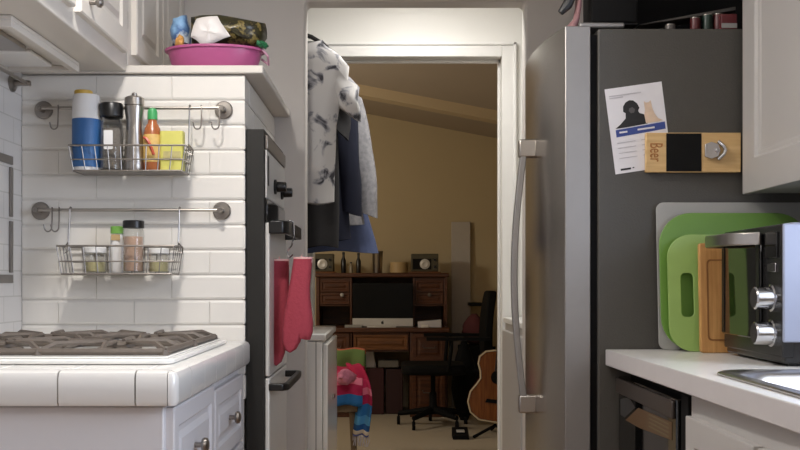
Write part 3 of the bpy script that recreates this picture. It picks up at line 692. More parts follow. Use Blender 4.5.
t = thing('red_box', 'small red carton with pale band at right end of the refrigerator top', 'carton', (X(728, 2.66), 2.67, TZ))
MB().box(X(720, 2.66), X(736, 2.66), 2.65, 2.69, TZ, TZ+.045).build('body', mat('dark_red_card', (92, 30, 34), .5), t, bev=.002)
MB().box(X(720, 2.66)+.001, X(736, 2.66)-.001, 2.6485, 2.65, TZ+.008, TZ+.02).build('band', M['greyboard'], t)
t = thing('pink_pouch', 'dusty pink pouch with black strap drooping over the fridge door top', 'pouch', (.49, 2.66, 1.758))
b = MB(); rs = []
for z, w_, dx in ((1.7585, .012, 0), (1.768, .014, .0), (1.785, .009, .01), (1.82, .008, .016), (1.9, .008, .018), (1.95, .007, .018)):
    rs.append([(.486+dx+w_*math.cos(a), 2.665+.02*math.sin(a), z) for a in [2*PI*k/14 for k in range(14)]])
b.rings(rs); b.build('cloth', mat('dusty_pink_cloth', (150, 112, 112), .9, var=.15), t, smooth=60)
b = MB(); b.tube([(.502, 2.655, 1.95), (.488, 2.652, 1.86), (.47, 2.652, 1.82), (.452, 2.655, 1.80)], [.008, .012, .014, .008], 8); b.build('strap', M['black'], t)
# flyer
fyY = fy0-.0006
fl = thing('flyer', 'white veterinary flyer with dog and cat picture on the fridge side', 'flyer', P(640, 174, fyY))
def pt(u, v, off): 
    tl, tr, br, bl = (604.5, 89.5), (661.5, 81.5), (672, 166), (615.5, 174.5)
    q = [tl[i]*(1-u)*(1-v)+tr[i]*u*(1-v)+br[i]*u*v+bl[i]*(1-u)*v for i in (0, 1)]
    p = P(q[0], q[1], fyY); p.y -= off; return p
def flat(pts, mt, name, off, th=.0004): 
    return MB().prism(pts, lambda u, v, s_: pt(u, v, off+th*s_)).build(name, mt, fl, smooth=0)
flat([(0, 0), (1, 0), (1, 1), (0, 1)], M['paper'], 'sheet', 0, .0006)
dogm = mat('black_print', (28, 27, 28), .6); inkb = mat('blue_print', (52, 70, 138), .6); inkg = mat('grey_print', (186, 182, 186), .7); catm = mat('ginger_print', (214, 188, 164), .6, var=.15, scale=80)
flat([(.10, .49), (.97, .47), (.97, .555), (.10, .575)], inkb, 'blue_band', .0007)
flat([(.1, .475), (.2, .43), (.3, .37), (.31, .31), (.27, .29), (.28, .23), (.33, .185), (.40, .165), (.47, .175), (.53, .215), (.56, .27), (.53, .30), (.55, .33), (.62, .35), (.66, .38), (.67, .465), (.3, .475)], dogm, 'dog_print', .0007)
flat([(.38, .26), (.44, .25), (.48, .28), (.46, .315), (.40, .32), (.37, .29)], mat('grey_muzzle_print', (84, 80, 80), .6), 'muzzle_print', .0012)
flat([(.64, .46), (.63, .36), (.65, .3), (.65, .2), (.68, .22), (.73, .22), (.77, .20), (.78, .29), (.81, .36), (.86, .42), (.94, .45), (.86, .46)], catm, 'cat_print', .0012)
def line(u0, u1, v, h_=.008, mt=inkg, nm='text_line'):
    MB().prism([(u0, v), (u1, v), (u1, v+h_), (u0, v+h_)], lambda u, w2, s_: pt(u, w2, .0012+.0003*s_)).build(nm, mt, fl, smooth=0)
line(.06, .62, .085, .013); line(.06, .3, .11, .013)
for v in (.64, .70, .76, .82): line(.1, .42, v); line(.52, .66, v)
line(.16, .30, .515, .02, M['paper']); line(.48, .78, .51, .02, M['paper'])
line(.1, .28, .945, .022, dogm); line(.31, .34, .945, .012, dogm)
# magnetic bottle opener board
mg = thing('bottle_opener', 'pine board bottle opener with black magnet band on the fridge side', 'bottle opener', P(692, 174, fy0))
def brd(px0, px1, py0, py1, mt, name, y0, y1, bev=.002):
    return MB().box(X(px0, fy0), X(px1, fy0), y0, y1, Z(py1, fy0), Z(py0, fy0)).build(name, mt, mg, bev=bev)
brd(644.5, 739, 133.5, 173, M['wood'], 'board', fy0-.016, fy0-.0014)
brd(664.5, 699.5, 134.3, 172, M['blackmat'], 'magnet_band', fy0-.0175, fy0-.0161, .0005)
b = MB(); x, z = X(713, fy0), Z(151.5, fy0)
b.prism([(-.028, -.016), (-.012, -.022), (.006, -.016), (.012, 0), (.006, .016), (-.012, .022), (-.028, .016)], lambda u, v, s_: (x+u, fy0-.0162-.004*s_-.006*s_*(1 if u > -.02 else .3), z+v))
b.tube([(x+.006, fy0-.022, z-.024), (x+.02, fy0-.026, z-.01), (x+.024, fy0-.027, z), (x+.02, fy0-.026, z+.01), (x+.006, fy0-.022, z+.024)], .005, 8)
b.build('opener', M['chrome'], mg, bev=.001)
MB().lathe((x+.002, fy0-.026, z), [(.006, 0), (.006, .002), (.003, .004)], 12, axis='y').build('screw', M['chrome'], mg)
cu = bpy.data.curves.new('lettering', 'FONT'); cu.body = 'Beer'; cu.size = .042; cu.extrude = .0005; cu.align_x = 'CENTER'; cu.align_y = 'CENTER'
tmp = bpy.data.objects.new('tmp', cu); C.objects.link(tmp); bpy.context.view_layer.update()
me = bpy.data.meshes.new_from_object(tmp.evaluated_get(bpy.context.evaluated_depsgraph_get())); bpy.data.objects.remove(tmp)
me.materials.clear(); me.materials.append(M['bottlewood']); lt = bpy.data.objects.new('lettering', me); C.objects.link(lt); lt.parent = mg
lt.matrix_local = Matrix.Translation(P(654, 153, fy0)-mg.location+Vector((0, -.0166, 0))) @ Matrix.Rotation(PI/2, 4, 'X') @ Matrix.Rotation(-PI/2, 4, 'Z') @ Matrix.Diagonal((.62, 1.15, 1, 1))

# ------------------------------------------------------------------ right run
cZ0, cZ1 = .868, .91
xf = lambda y: .585-.022*(y-1.43)/(2.61-1.43)
sk = (.64, 1.07, 1.22, 1.93)
rc = thing('countertop', 'white laminate countertop with sink cutout beside the refrigerator', 'countertop', (.87, 1.6, cZ0))
b = MB(); ya, yb = -.2, 2.614
sp = arc_rect(sk[0], sk[1], sk[2], sk[3], .07, 6)
outer = [(RW-.002, yb), (xf(yb), yb), (xf(ya), ya), (RW-.002, ya)]
bm = b.bm
def ringverts(pts, z): return [bm.verts.new((u, v, z)) for u, v in pts]
for z in (cZ1, cZ0):
    o = ringverts(outer, z); s4 = ringverts(sp, z)
    # arc_rect order: corner (x1,z1),(x0,z1),(x0,z0),(x1,z0): 7 verts each
    groups = [s4[0:7], s4[7:14], s4[14:21], s4[21:28]]
    for i in range(4):
        g = groups[i]; gn = groups[(i+1) % 4]
        b._f([o[i]]+g[::-1] if False else [o[i]]+list(g)) 
        b._f([o[i], g[-1], gn[0], o[(i+1) % 4]])
    if z == cZ1: O1, S1 = o, s4
    else: O0, S0 = o, s4
for A, B in ((O1, O0), (S1, S0)):
    for i in range(len(A)): b._f([A[i], A[(i+1) % len(A)], B[(i+1) % len(A)], B[i]])
bmesh.ops.remove_doubles(bm, verts=bm.verts, dist=1e-6)
for f in bm.faces:
    f.normal_update()
    if abs(f.normal.z) < .5 and f.calc_center_median().x < .6: f.material_index = 1
b.build('slab', [M['laminate'], M['lamedge']], rc, bev=.004)
snk = thing('sink', 'stainless steel drop-in sink in the white laminate counter', 'sink', (.85, 1.57, .74))
b = MB(); rs = []
for ins, z in ((-.022, CT+.0008), (-.022, CT+.004), (-.018, CT+.006), (.006, CT+.005), (.022, CT-.002), (.03, CT-.02), (.04, .76), (.07, .74)):
    rs.append([(u, v, z) for u, v in arc_rect(sk[0]+ins, sk[1]-ins, sk[2]+ins, sk[3]-ins, .07-ins*.2, 6)])
b.rings(rs[2:] , True, False); 
b2 = MB(); b2.rings(rs[:3], True, False)
bmesh.ops.recalc_face_normals(b.bm, faces=b.bm.faces)
b.m(0); b._f
b.rings([rs[-1], [(.855+(p[0]-.855)*.1, 1.575+(p[1]-1.575)*.1, .735) for p in rs[-1]]], True, False)
bsn = b.build('basin', M['steel'], snk, smooth=50); b2.build('rim', M['steel'], snk)
MB().lathe((.855, 1.575, .7345), [(.045, 0), (.045, .003), (.03, .002), (.0, .001)], 20, caps=False).build('drain', M['chrome'], snk)
# under counter: black glass appliance, base cabinet
AX = .598
ap = thing('dishwasher', 'black glass-fronted appliance under the right counter next to fridge', 'appliance', (.88, 2.3, 0))
ay0, ay1 = 2.02, 2.605
MB().box(AX+.03, 1.19, ay0, ay1, .02, .862).build('body', M['blackmat'], ap)
MB().box(AX+.004, AX+.03, ay0, ay0+.05, .05, .855).build('side_post', M['blackmat'], ap, bev=.002)
dp = MB().box(AX-.004, AX+.03, ay0+.055, ay1-.005, .08, .842).build('door', M['blackglass'], ap, bev=.004)
MB().box(AX-.012, AX-.004, ay0+.06, ay1-.01, .80, .838).build('control_strip', mat('dark_bronze_strip', (58, 50, 45), .4), dp, bev=.003)
stk = mat('amber_sticker', (92, 68, 42), .5, var=.1)
def onp(py, y): return H+(282-py)*y/1000
b = MB(); b.hexa([(AX-.0042, 2.10, .665), (AX-.0042, 2.43, .665), (AX-.0042, 2.43, .665), (AX-.0042, 2.10, .665)]+[(AX-.0042, 2.10, .665)]*4) if False else None
sk_ = thing('door_sticker', 'tan and amber notice sticker on the black appliance door', 'sticker', (AX-.005, 2.3, .74))
MB().prism([(2.105, .753), (2.375, .739), (2.52, .738), (2.39, .785), (2.105, .791)], lambda u, v, s_: (AX-.0042-.0008*s_, u, v)).build('sheet', stk, sk_, smooth=0)
prm = mat('pale_print', (112, 100, 76), .6)
for i in range(4): MB().prism([(2.125, .782-.009*i), (2.29, .781-.009*i), (2.29, .784-.009*i), (2.125, .785-.009*i)], lambda u, v, s_: (AX-.0051-.0005*s_, u, v)).build('text_line', prm, sk_, smooth=0)
MB().prism([(2.42, .782), (2.48, .80), (2.575, .785), (2.575, .745), (2.53, .743)], lambda u, v, s_: (AX-.0042-.0006*s_, u, v)).build('grey_corner', mat('dim_grey_print', (54, 52, 50), .6), sk_, smooth=0)
bc = thing('base_cabinet', 'pale grey base cabinet with recessed panel under the sink', 'cabinet', (.9, 1.2, 0))
MB().box(.606, 1.19, -.15, 2.012, .1, .70).box(.606, .6155, -.15, 2.012, .701, .866).box(.6156, 1.19, 1.97, 2.012, .701, .866).box(.66, 1.19, -.15, 2.012, 0, .1).build('body', M['cabgrey'], bc, bev=.003)
for y0, y1 in ((1.62, 1.99), (1.2, 1.6), (.7, 1.18)):
    b = MB(); f = lambda u, v, d: (.606-d, u, v)
    rs = [[f(u, v, dep) for u, v in ((y0+i, .13+i), (y1-i, .13+i), (y1-i, .82-i), (y0+i, .82-i))] for i, dep in ((0, 0), (0, .018), (.055, .018), (.057, .010))]
    b.rings(rs); b.build('door', M['cabgrey'], bc, smooth=0, bev=.0015)
# upper cabinet right
UXR = .935
ur = thing('upper_cabinet', 'pale grey upper cabinet with recessed panel door above the toaster oven', 'cabinet', (1.06, 2.0, 1.317))
uz0 = Z(194.5, 2.60)
MB().box(UXR, 1.19, 1.95, 2.6, uz0+.003, 2.43).build('body', M['cabgrey'], ur, bev=.003)
for y0, y1 in ((1.955, 2.597),):
    b = MB(); f = lambda u, v, d: (UXR-.001-d, u, v); fw = .085
    rs = [[f(u, v, dep) for u, v in ((y0+i, uz0+i), (y1-i, uz0+i), (y1-i, 2.42-i), (y0+i, 2.42-i))] for i, dep in ((0, 0), (0, .019), (fw, .019), (fw+.006, .011), (fw+.016, .011), (fw+.02, .008))]
    b.rings(rs); b.build('door', M['cabgrey'], ur, smooth=0, bev=.002)
# cutting boards leaning on the fridge
def board(px0, px1, py0, py1, Yb, th, r, m, label, hole=None, tilt=.02, name='cutting_board'):
    x0, x1 = X(px0, Yb), X(px1, Yb); z1 = Z(py0, Yb); z0 = CT+.001
    t = thing(name, label, 'cutting board', ((x0+x1)/2, Yb, z0))
    o = arc_rect(x0, x1, z0, z1, r, 8)
    f = lambda u, v, s_: (u, Yb+tilt*(v-z0)/(z1-z0)+th*s_, v)
    if not hole: MB().prism(o, f).build('board', m, t, bev=.0015)
    else:
        hx0, hx1, hz0, hz1 = hole; h = arc_rect(hx0, hx1, hz0, hz1, .012, 8)
        b = MB(); R = [[b.bm.verts.new(f(u, v, s_)) for u, v in q] for q in (o, h) for s_ in (0, 1)]
        nn = len(o)
        for A, B in ((R[0], R[2]), (R[1], R[3]), (R[0], R[1]), (R[2], R[3])):
            for i in range(nn): b._f([A[i], A[(i+1) % nn], B[(i+1) % nn], B[i]])
        b.build('board', m, t, bev=.001)
    return t, f, (x0, x1, z0, z1)
board(659, 822, 201.5, 350, 2.575, .004, .02, M['greyboard'], 'largest pale grey cutting board, rearmost against the fridge', tilt=.03)
board(662, 815, 212, 350, 2.545, .005, .085, M['greenA'], 'large green cutting board with rounded corners behind the lime one', tilt=.035)
t, f, (x0, x1, z0, z1) = board(670, 790, 234, 350, 2.515, .005, .06, M['greenB'], 'smaller lime green cutting board with handle slot, in front of green one', hole=(X(682, 2.52), X(695, 2.52), Z(317, 2.52), Z(273, 2.52)), tilt=.03)
wb = thing('wooden_board', 'honey wooden board with grooved edge standing between green boards and toaster', 'cutting board', (X(708, 2.47), 2.47, CT+.001))
x0, x1 = X(701, 2.47), X(745, 2.47); z0, z1 = CT+.001, Z(243, 2.47)
fW = lambda u, v, s_: (u, 2.466+.016*(v-z0)/(z1-z0)+.018*s_, v)
MB().prism(arc_rect(x0, x1, z0, z1, .006, 3), fW).build('board', M['woodv'], wb, bev=.002)
g = MB()
ga = arc_rect(x0+.016, x1-.012, z0+.03, z1-.04, .01, 3); gb = arc_rect(x0+.020, x1-.016, z0+.034, z1-.044, .008, 3)
fg = lambda u, v, s_: (u, 2.466+.016*(v-z0)/(z1-z0)-.0008*s_, v)
R = [[g.bm.verts.new(fg(u, v, s_)) for u, v in q] for q in (ga, gb) for s_ in (0, 1)]
for A, B in ((R[0], R[2]), (R[1], R[3]), (R[0], R[1]), (R[2], R[3])):
    for i in range(len(ga)): g._f([A[i], A[(i+1) % len(ga)], B[(i+1) % len(ga)], B[i]])
g.build('groove', mat('dark_groove', (140, 92, 46), .6), wb, smooth=0)
# toaster oven
tz0, tz1 = CT+.006, Z(222, 2.08)
tx0, tx1, tyA, tyB = .808, 1.17, 2.07, 2.43
to = thing('toaster_oven', 'steel toaster oven with glass door and two silver knobs on the counter', 'toaster oven', (.99, 2.25, CT+.001))
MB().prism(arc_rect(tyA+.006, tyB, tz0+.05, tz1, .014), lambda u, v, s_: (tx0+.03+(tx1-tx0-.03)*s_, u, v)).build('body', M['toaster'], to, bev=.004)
MB().box(tx0+.01, tx1, tyA+.004, tyB, tz0, tz0+.05).build('base', M['toasterfront'], to, bev=.004)
fp = MB().box(tx0+.004, tx0+.03, tyA, tyB+.002, tz0+.012, tz1-.004).build('front', M['toasterfront'], to, bev=.004)
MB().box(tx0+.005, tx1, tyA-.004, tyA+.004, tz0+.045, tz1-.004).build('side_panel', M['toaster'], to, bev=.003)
dr = MB().box(tx0-.004, tx0+.004, tyA+.105, tyB-.008, tz0+.045, tz1-.02).build('door', M['blackglass'], to, bev=.003)
for qa, qb in ((tyA+.105, tyA+.122), (tyB-.028, tyB-.012)): MB().box(tx0-.006, tx0-.0045, qa, qb, tz0+.05, tz1-.04).build('door_trim', M['black'], dr)
b = MB(); hz_ = tz1-.03
pts = [(tx0-.003, tyA+.10, hz_), (tx0-.04, tyA+.135, hz_), (tx0-.052, tyA+.16, hz_), (tx0-.052, tyB-.05, hz_), (tx0-.04, tyB-.03, hz_), (tx0-.003, tyB-.012, hz_)]
rs = []
for i, p in enumerate(pts):
    a, c = Vector(pts[max(0, i-1)]), Vector(pts[min(5, i+1)]); td = (c-a).normalized(); nn = Vector((0, 0, 1)).cross(td)
    rs.append([Vector(p)+nn*u+Vector((0, 0, v)) for u, v in ((-.006, -.014), (.006, -.014), (.006, .014), (-.006, .014))])
b.rings(rs); b.build('handle', M['steel'], dr, bev=.003)
for zz in (Z(298, 2.12), Z(333, 2.12)):
    MB().lathe((tx0+.004, tyA+.045, zz), [(.029, 0), (.029, -.007), (.025, -.009), (.024, -.04), (.021, -.043)], 24, axis='x').build('knob', M['chrome'], fp)
MB().box(tx0+.001, tx0+.004, tyA+.03, tyA+.075, Z(272, 2.12), Z(263, 2.12)).build('button', M['chrome'], fp, bev=.001)
MB().box(tx0+.0, tx0+.004, tyA+.02, tyA+.085, Z(258, 2.12), Z(232, 2.12)).build('display', M['blackglass'], fp, bev=.001)
for xx in (tx0+.04, tx1-.03):
    for yy in (tyA+.03, tyB-.03): MB().lathe((xx, yy, CT+.0005), [(.012, 0), (.012, .006)], 12).build('foot', M['black'], to)

# ------------------------------------------------------------------ study: desk and its load
dk = thing('hutch_desk', 'reddish brown wooden desk with drawer hutch against the study wall', 'desk', (-.06, 8.3, 0))
DF, DB = 8.0, 8.68; DX0, DX1 = X(315, 8.0), X(450, 8.0); DT = Z(328, 8.0)
MB().box(DX0, DX1, DF, DB, DT-.035, DT).build('desktop', M['desk'], dk, bev=.006)
def pedestal(x0, x1, lab):
    p = MB().box(x0, x1, DF+.03, DB-.01, .0, DT-.036).build('pedestal', M['desk'], dk, bev=.004)
    for z0, z1 in ((Z(361, 8.0), DT-.045), (Z(412, 8.0), Z(372, 8.0))):
        b = MB(); raised_panel(b, lambda u, v, d: (u, DF+.03-d, v), x0+.02, x1-.02, z0, z1, fr=.03); q = b.build('drawer', M['desk'], p, smooth=20)
        xm, zm = (x0+x1)/2, (z0+z1)/2; b = MB(); b.tube([(xm-.05, DF+.012, zm+.01), (xm-.045, DF-.008, zm-.005), (xm+.045, DF-.008, zm-.005), (xm+.05, DF+.012, zm+.01)], .004, 6); b.build('handle', M['iron'], q)
pedestal(X(410, 8.0), X(448, 8.0), 0); pedestal(X(317, 8.0), X(352, 8.0), 0)
b = MB(); raised_panel(b, lambda u, v, d: (u, DF+.03-d, v), X(354, 8.0), X(408, 8.0), Z(350, 8), Z(335, 8), fr=.015); b.build('drawer', M['deskl'], dk, smooth=20)
MB().box(X(353, 8.0), X(409, 8.0), DF+.03, DF+.05, Z(352, 8.0), DT-.036).build('apron', M['desk'], dk)
HF = 8.24; HT = Z(273, HF)
MB().box(X(314.5, HF), X(449, HF), HF-.02, DB, HT-.035, HT).build('hutch_top', M['desk'], dk, bev=.008)
for a, c in ((316, 319.5), (444, 447.5), (413, 415), (350, 352)):
    MB().box(X(a, HF), X(c, HF), HF+.0, DB-.012, DT+.0005, HT-.036).build('hutch_side', M['desk'], dk, bev=.003)
MB().box(X(316, HF), X(447, HF), DB-.012, DB-.002, DT+.0005, HT-.036).build('hutch_back', M['desk'], dk)
for x0p, x1p in ((319.6, 349.9), (415.1, 443.9)):
    y0, y1 = X(x0p, HF), X(x1p, HF)
    q = MB().box(y0, y1, HF+.02, DB-.013, Z(306, HF), HT-.037).build('hutch_drawer', M['desk'], dk)
    zs = [Z(305, HF), Z(292.5, HF), Z(280, HF)]
    for k in range(2):
        b = MB(); raised_panel(b, lambda u, v, d: (u, HF+.02-d, v), y0+.004, y1-.004, zs[k]+.004, zs[k+1]-.004, fr=.014); b.build('drawer_front', M['desk'], q, smooth=20)
    xm = (y0+y1)/2+(.06 if x0p < 400 else 0); MB().lathe((xm, HF+.0, zs[1]-.02), [(.016, 0), (.016, .006), (.010, .009), (.010, .02), (.014, .024), (.008, .03)], 14, axis='y').build('knob', M['silver'] if x0p < 400 else M['iron'], q)
# computer
im = thing('desktop_computer', 'all-in-one silver desktop computer with black screen on the desk', 'computer', (X(383, 8.2), 8.2, DT))
IY = 8.16
s_ = MB().box(X(352.5, IY), X(413, IY), IY, IY+.02, Z(318.2, IY), Z(283, IY)).build('screen', M['screen'], im, bev=.003)
ch = MB().box(X(352.5, IY), X(413, IY), IY, IY+.02, Z(326.5, IY), Z(318.3, IY)).build('chin', M['silver'], im, bev=.003)
b = MB(); cxl, czl = X(382.5, IY), Z(322.4, IY); R_ = .013
ap_ = []
for k in range(28):
    a = 2*PI*k/28; r_ = R_*(1-.10*math.exp(-((a-PI/2)/.3)**2)*1.3-.08*math.exp(-((a-3*PI/2)/.25)**2))
    if abs(a-.15) < .5 or a > 2*PI-.3: r_ *= .78
    ap_.append((r_*math.cos(a)*.92, r_*math.sin(a)))
b.prism(ap_, lambda u, v, q: (cxl+u, IY-.0005-.0008*q, czl-.002+v))
b.prism([(.0, .013), (.002, .018), (.007, .021), (.006, .016)], lambda u, v, q: (cxl+u, IY-.0005-.0008*q, czl-.002+v))
b.build('logo', M['black'], ch, smooth=0)
MB().prism([(X(375.5, IY), DT+.012), (X(389.5, IY), DT+.012), (X(388, IY), Z(322, IY)), (X(377, IY), Z(322, IY))], lambda u, v, q: (u, IY+.0205+.012*q, v)).box(X(374, IY), X(391, IY), IY-.06, IY+.1, DT+.0005, DT+.012).build('stand', M['silver'], im, bev=.003)
tag(MB().box(X(367, 8.05), X(396, 8.05), 8.03, 8.1, DT+.0005, DT+.013).build('keyboard', M['silver'], bev=.003), 'thin silver keyboard in front of the computer', 'keyboard')
tag(MB().hexa([(X(418, 8.15), 8.08, DT+.0005), (X(441, 8.15), 8.1, DT+.0005), (X(441, 8.15), 8.22, DT+.0005), (X(418, 8.15), 8.22, DT+.0005), (X(418, 8.15), 8.08, DT+.045), (X(441, 8.15), 8.1, DT+.06), (X(441, 8.15), 8.22, DT+.06), (X(418, 8.15), 8.22, DT+.045)]).build('paper_stack', M['paper'], bev=.002), 'stack of pale papers on the desk right of the computer', 'papers')
tag(MB().prism(arc_rect(X(421, 8.1), X(429, 8.1), 8.015, 8.06, .012), lambda u, v, q: (u, v, DT+.0005+.025*q)).build('computer_mouse', M['white'], bev=.006), 'small white mouse at the desk front edge', 'mouse')
tag(MB().box(X(345, 8.1), X(362, 8.1), 8.05, 8.15, DT+.0005, DT+.02).build('notebook', M['greyboard'], bev=.002), 'closed grey notebook on the desk left of the keyboard', 'notebook')
# on top of hutch
spk = mat('olive_grey_cabinet', (74, 68, 48), .5, var=.1)
def speaker(pa, pb, pt_, lab, rz):
    Yq = 8.36; x0, x1 = X(pa, Yq), X(pb, Yq); xc = (x0+x1)/2; hh = Z(pt_, Yq)-HT-.012
    t = thing('radio_speaker', lab, 'speaker', (xc, Yq, HT))
    MB().box(x0-.02, x1+.02, Yq-.10, Yq+.1, HT+.0005, HT+.012).build('base', M['deskl'], t, bev=.003)
    MB().box(x0, x1, Yq-.08, Yq+.08, HT+.0125, HT+.012+hh).build('cabinet', spk, t, bev=.006)
    MB().box(x0+.012, x1-.06, Yq-.084, Yq-.08, HT+.03, HT+hh-.03).build('grille', M['blackmat'], t, bev=.002)
    MB().lathe(((x0+x1)/2-.0, Yq-.084, HT+.012+hh*.42), [(.042, 0), (.042, .004), (.03, .006), (.026, .008), (.0, .004)], 20, caps=False, axis='y').build('cone', M['silver'], t)
    for q in (0, 1): MB().lathe((x1-.03, Yq-.08, HT+.05+.06*q), [(.012, 0), (.01, .012)], 12, axis='y').build('knob', M['black'], t)
speaker(411, 438, 254, 'boxy olive grey speaker at right end of the desk hutch', 0)
speaker(312, 334, 254, 'boxy olive grey speaker at left end of the desk hutch', 0)
x, Yq = X(377.5, 8.36), 8.36
tag(MB().lathe((x, Yq, HT+.0005), [(.036, 0), (.038, .005), (.045, .17), (.048, .175), (.048, .185), (.044, .185), (.036, .01), (0, .01)], 22, caps=False).build('steel_tumbler', M['steel']), 'shiny steel tumbler standing on the desk hutch', 'tumbler')
x = X(399, 8.36)
tag(MB().lathe((x, Yq, HT+.0005), [(.07, 0), (.075, .005), (.075, .085), (.071, .09), (.066, .09), (.064, .01), (0, .01)], 26, caps=False).build('beige_bowl', mat('tan_ceramic', (186, 158, 112), .5)), 'wide tan bowl on the hutch beside the steel tumbler', 'bowl')
for pa, pb, pt_, c, lb in ((341, 346, 252, (20, 19, 20), 'black slim bottle leftmost on the desk hutch'), (349, 353, 262, (150, 140, 120), 'short pale bottle between black bottles on the hutch'), (356, 361, 253, (22, 20, 20), 'black slim bottle left of the steel tumbler')):
    x = X((pa+pb)/2, Yq); r_ = X(pb, Yq)-X((pa+pb)/2, Yq); hh = Z(pt_, Yq)-HT
    t = thing('slim_bottle', lb, 'bottle', (x, Yq, HT), 'bottles on the desk hutch'); mm = mat('bottle_glass', c, .3)
    MB().lathe((x, Yq, HT+.0005), [(r_*.95, 0), (r_, .004), (r_, hh*.6), (r_*.5, hh*.75), (r_*.45, hh*.88)], 16).build('body', mm, t)
    MB().lathe((x, Yq, HT+hh*.88), [(r_*.55, 0), (r_*.55, hh*.1), (r_*.4, hh*.12)], 14).build('cap', M['black'], t)
# under desk
tag(MB().box(X(366, 8.2), X(384, 8.2), 8.2, 8.5, .0005, .38).build('storage_box', mat('dark_red_box', (60, 16, 18), .6), bev=.006), 'dark red storage box under the desk at left of kneehole', 'box')
tag(MB().box(X(385.5, 8.2), X(403, 8.2), 8.22, 8.5, .0005, .37).build('storage_box', mat('maroon_box', (48, 16, 16), .6), bev=.006), 'maroon storage box under the desk at right of kneehole', 'box')
tag(MB().hexa([(X(365, 8.2), 8.24, .3815), (X(376, 8.2), 8.24, .3815), (X(376, 8.2), 8.4, .3815), (X(365, 8.2), 8.4, .3815), (X(363, 8.2), 8.24, .52), (X(372, 8.2), 8.24, .56), (X(372, 8.2), 8.4, .56), (X(363, 8.2), 8.4, .52)]).build('loose_papers', M['paper']), 'pale papers leaning on the dark red box under the desk', 'papers')
tag(MB().box(X(378, 8.2), X(384, 8.2)+.12, 8.24, 8.42, .382, .44).build('grey_device', M['greyboard'], bev=.004), 'flat grey device lying on the storage boxes under the desk', 'device')
# pale board leaning against the wall right of the desk
tag(MB().hexa([(X(452, 8.6), 8.62, .0005), (X(471, 8.6), 8.62, .0005), (X(471, 8.6), 8.64, .0005), (X(452, 8.6), 8.64, .0005), (X(452, 8.6), 8.68, Z(222, 8.69)), (X(471, 8.6), 8.68, Z(222, 8.69)), (X(471, 8.6), 8.7, Z(222, 8.69)), (X(452, 8.6), 8.7, Z(222, 8.69))]).build('display_board', mat('grey_white_board', (190, 182, 172), .6), bev=.003), 'tall grey-white board leaning on the wall right of the desk', 'board')
M['sblack'] = mat('deep_black', (9, 9, 10), .8, var=.2, spec=.2)
# office chair facing left
oc = thing('office_chair', 'black office chair on casters in front of the desk', 'office chair', (X(433, 7.55), 7.55, 0))
xc, yc = X(433, 7.55), 7.55
MB().lathe((xc, yc, .09), [(.035, 0), (.035, .06), (.028, .07), (.028, .16), (.018, .165), (.018, .3)], 14).build('gas_column', M['sblack'], oc)
for k in range(5):
    a = 2*PI*k/5+.35; ex, ey = xc+.27*math.cos(a), yc+.27*math.sin(a)
    lg = MB().tube([(xc, yc, .125), (ex, ey, .085)], [.028, .018], 8).build('leg', M['sblack'], oc)
    MB().lathe((ex-.012, ey, .032), [(.032, 0), (.032, .024)], 14, axis='x').tube([(ex, ey, .04), (ex, ey, .09)], .008, 6).build('caster', M['sblack'], lg)
b = MB(); b.prism(arc_rect(xc-.24, xc+.24, yc-.24, yc+.24, .08), lambda u, v, q: (u, v, .40+.075*q)); b.build('seat', M['sblack'], oc, bev=.025, seg=3)
bx0 = X(480, 7.55)
b = MB(); rs = []
for k in range(9):
    f = k/8; z = .50+.52*f; w_ = .21+.02*math.sin(PI*f)-(.05 if k == 8 else 0); xo = bx0+.02+.03*f-.02*math.sin(PI*f)
    rs.append([(xo, yc-w_, z), (xo+.06, yc-w_, z), (xo+.07, yc, z), (xo+.06, yc+w_, z), (xo, yc+w_, z), (xo-.01, yc, z)])
b.rings(rs); b.build('backrest', M['sblack'], oc, bev=.015, seg=3)
MB().tube([(xc, yc, .395), (bx0+.10, yc, .41), (bx0+.10, yc, .6)], .02, 8).build('back_support', M['sblack'], oc)
for sg in (-1, 1):
    MB().tube([(xc+.10, yc+sg*.24, .43), (xc+.12, yc+sg*.28, .60), (xc+.12, yc+sg*.28, .66)], .014, 8).box(xc-.06, bx0+.05, yc+sg*.28-.035, yc+sg*.28+.035, .66, .685).build('armrest', M['sblack'], oc)
# raised armrest of the chair: a dark bar on the wall stands in for it
tag(MB().box(X(470, 8.4), X(484, 8.4), 8.35, 8.715, Z(306, 8.4), Z(303, 8.4)).build('armrest_bar', M['sblack'], bev=.003), 'small black bar standing in for the raised armrest of the office chair', 'shelf')
# guitar leaning at right
gt = thing('acoustic_guitar', 'sunburst acoustic guitar standing at the right of the study doorway view', 'guitar', (X(492, 7.0), 7.0, .1))
gY = 7.0; gx = X(493, gY); gz0 = Z(422, gY)
prof = [(0, .0), (.10, .006), (.165, .05), (.19, .12), (.18, .19), (.14, .25), (.118, .29), (.125, .34), (.145, .39), (.14, .44), (.10, .48), (.04, .495)]
ol = [(u, v) for u, v in prof]+[(-u, v) for u, v in prof[::-1] if u > 0]
an = -.12
def gf(y): return lambda u, v, q: (gx+u*math.cos(an)-v*math.sin(an), gY+y[0]+(y[1]-y[0])*q+v*.16, gz0+u*math.sin(an)+v*math.cos(an))
sun = ramp_mat('sunburst_spruce', [(.3, (104, 58, 26)), (.7, (136, 80, 38))], .2, scale=3, stretch=(30, 4, 2))
MB().prism(ol, gf((0.0, .1))).build('body', mat('dark_mahogany', (70, 34, 20), .25), gt, smooth=50)
MB().prism([(u*.97, .008+v*.968) for u, v in ol], gf((-.003, 0))).build('soundboard', sun, gt, smooth=30)
b = MB(); f_ = gf((-.004, 0)); b.tube([f_(u, v, 0) for u, v in ol], .006, 6, closed=True); b.build('binding', mat('cream_binding', (206, 190, 158), .4), gt)
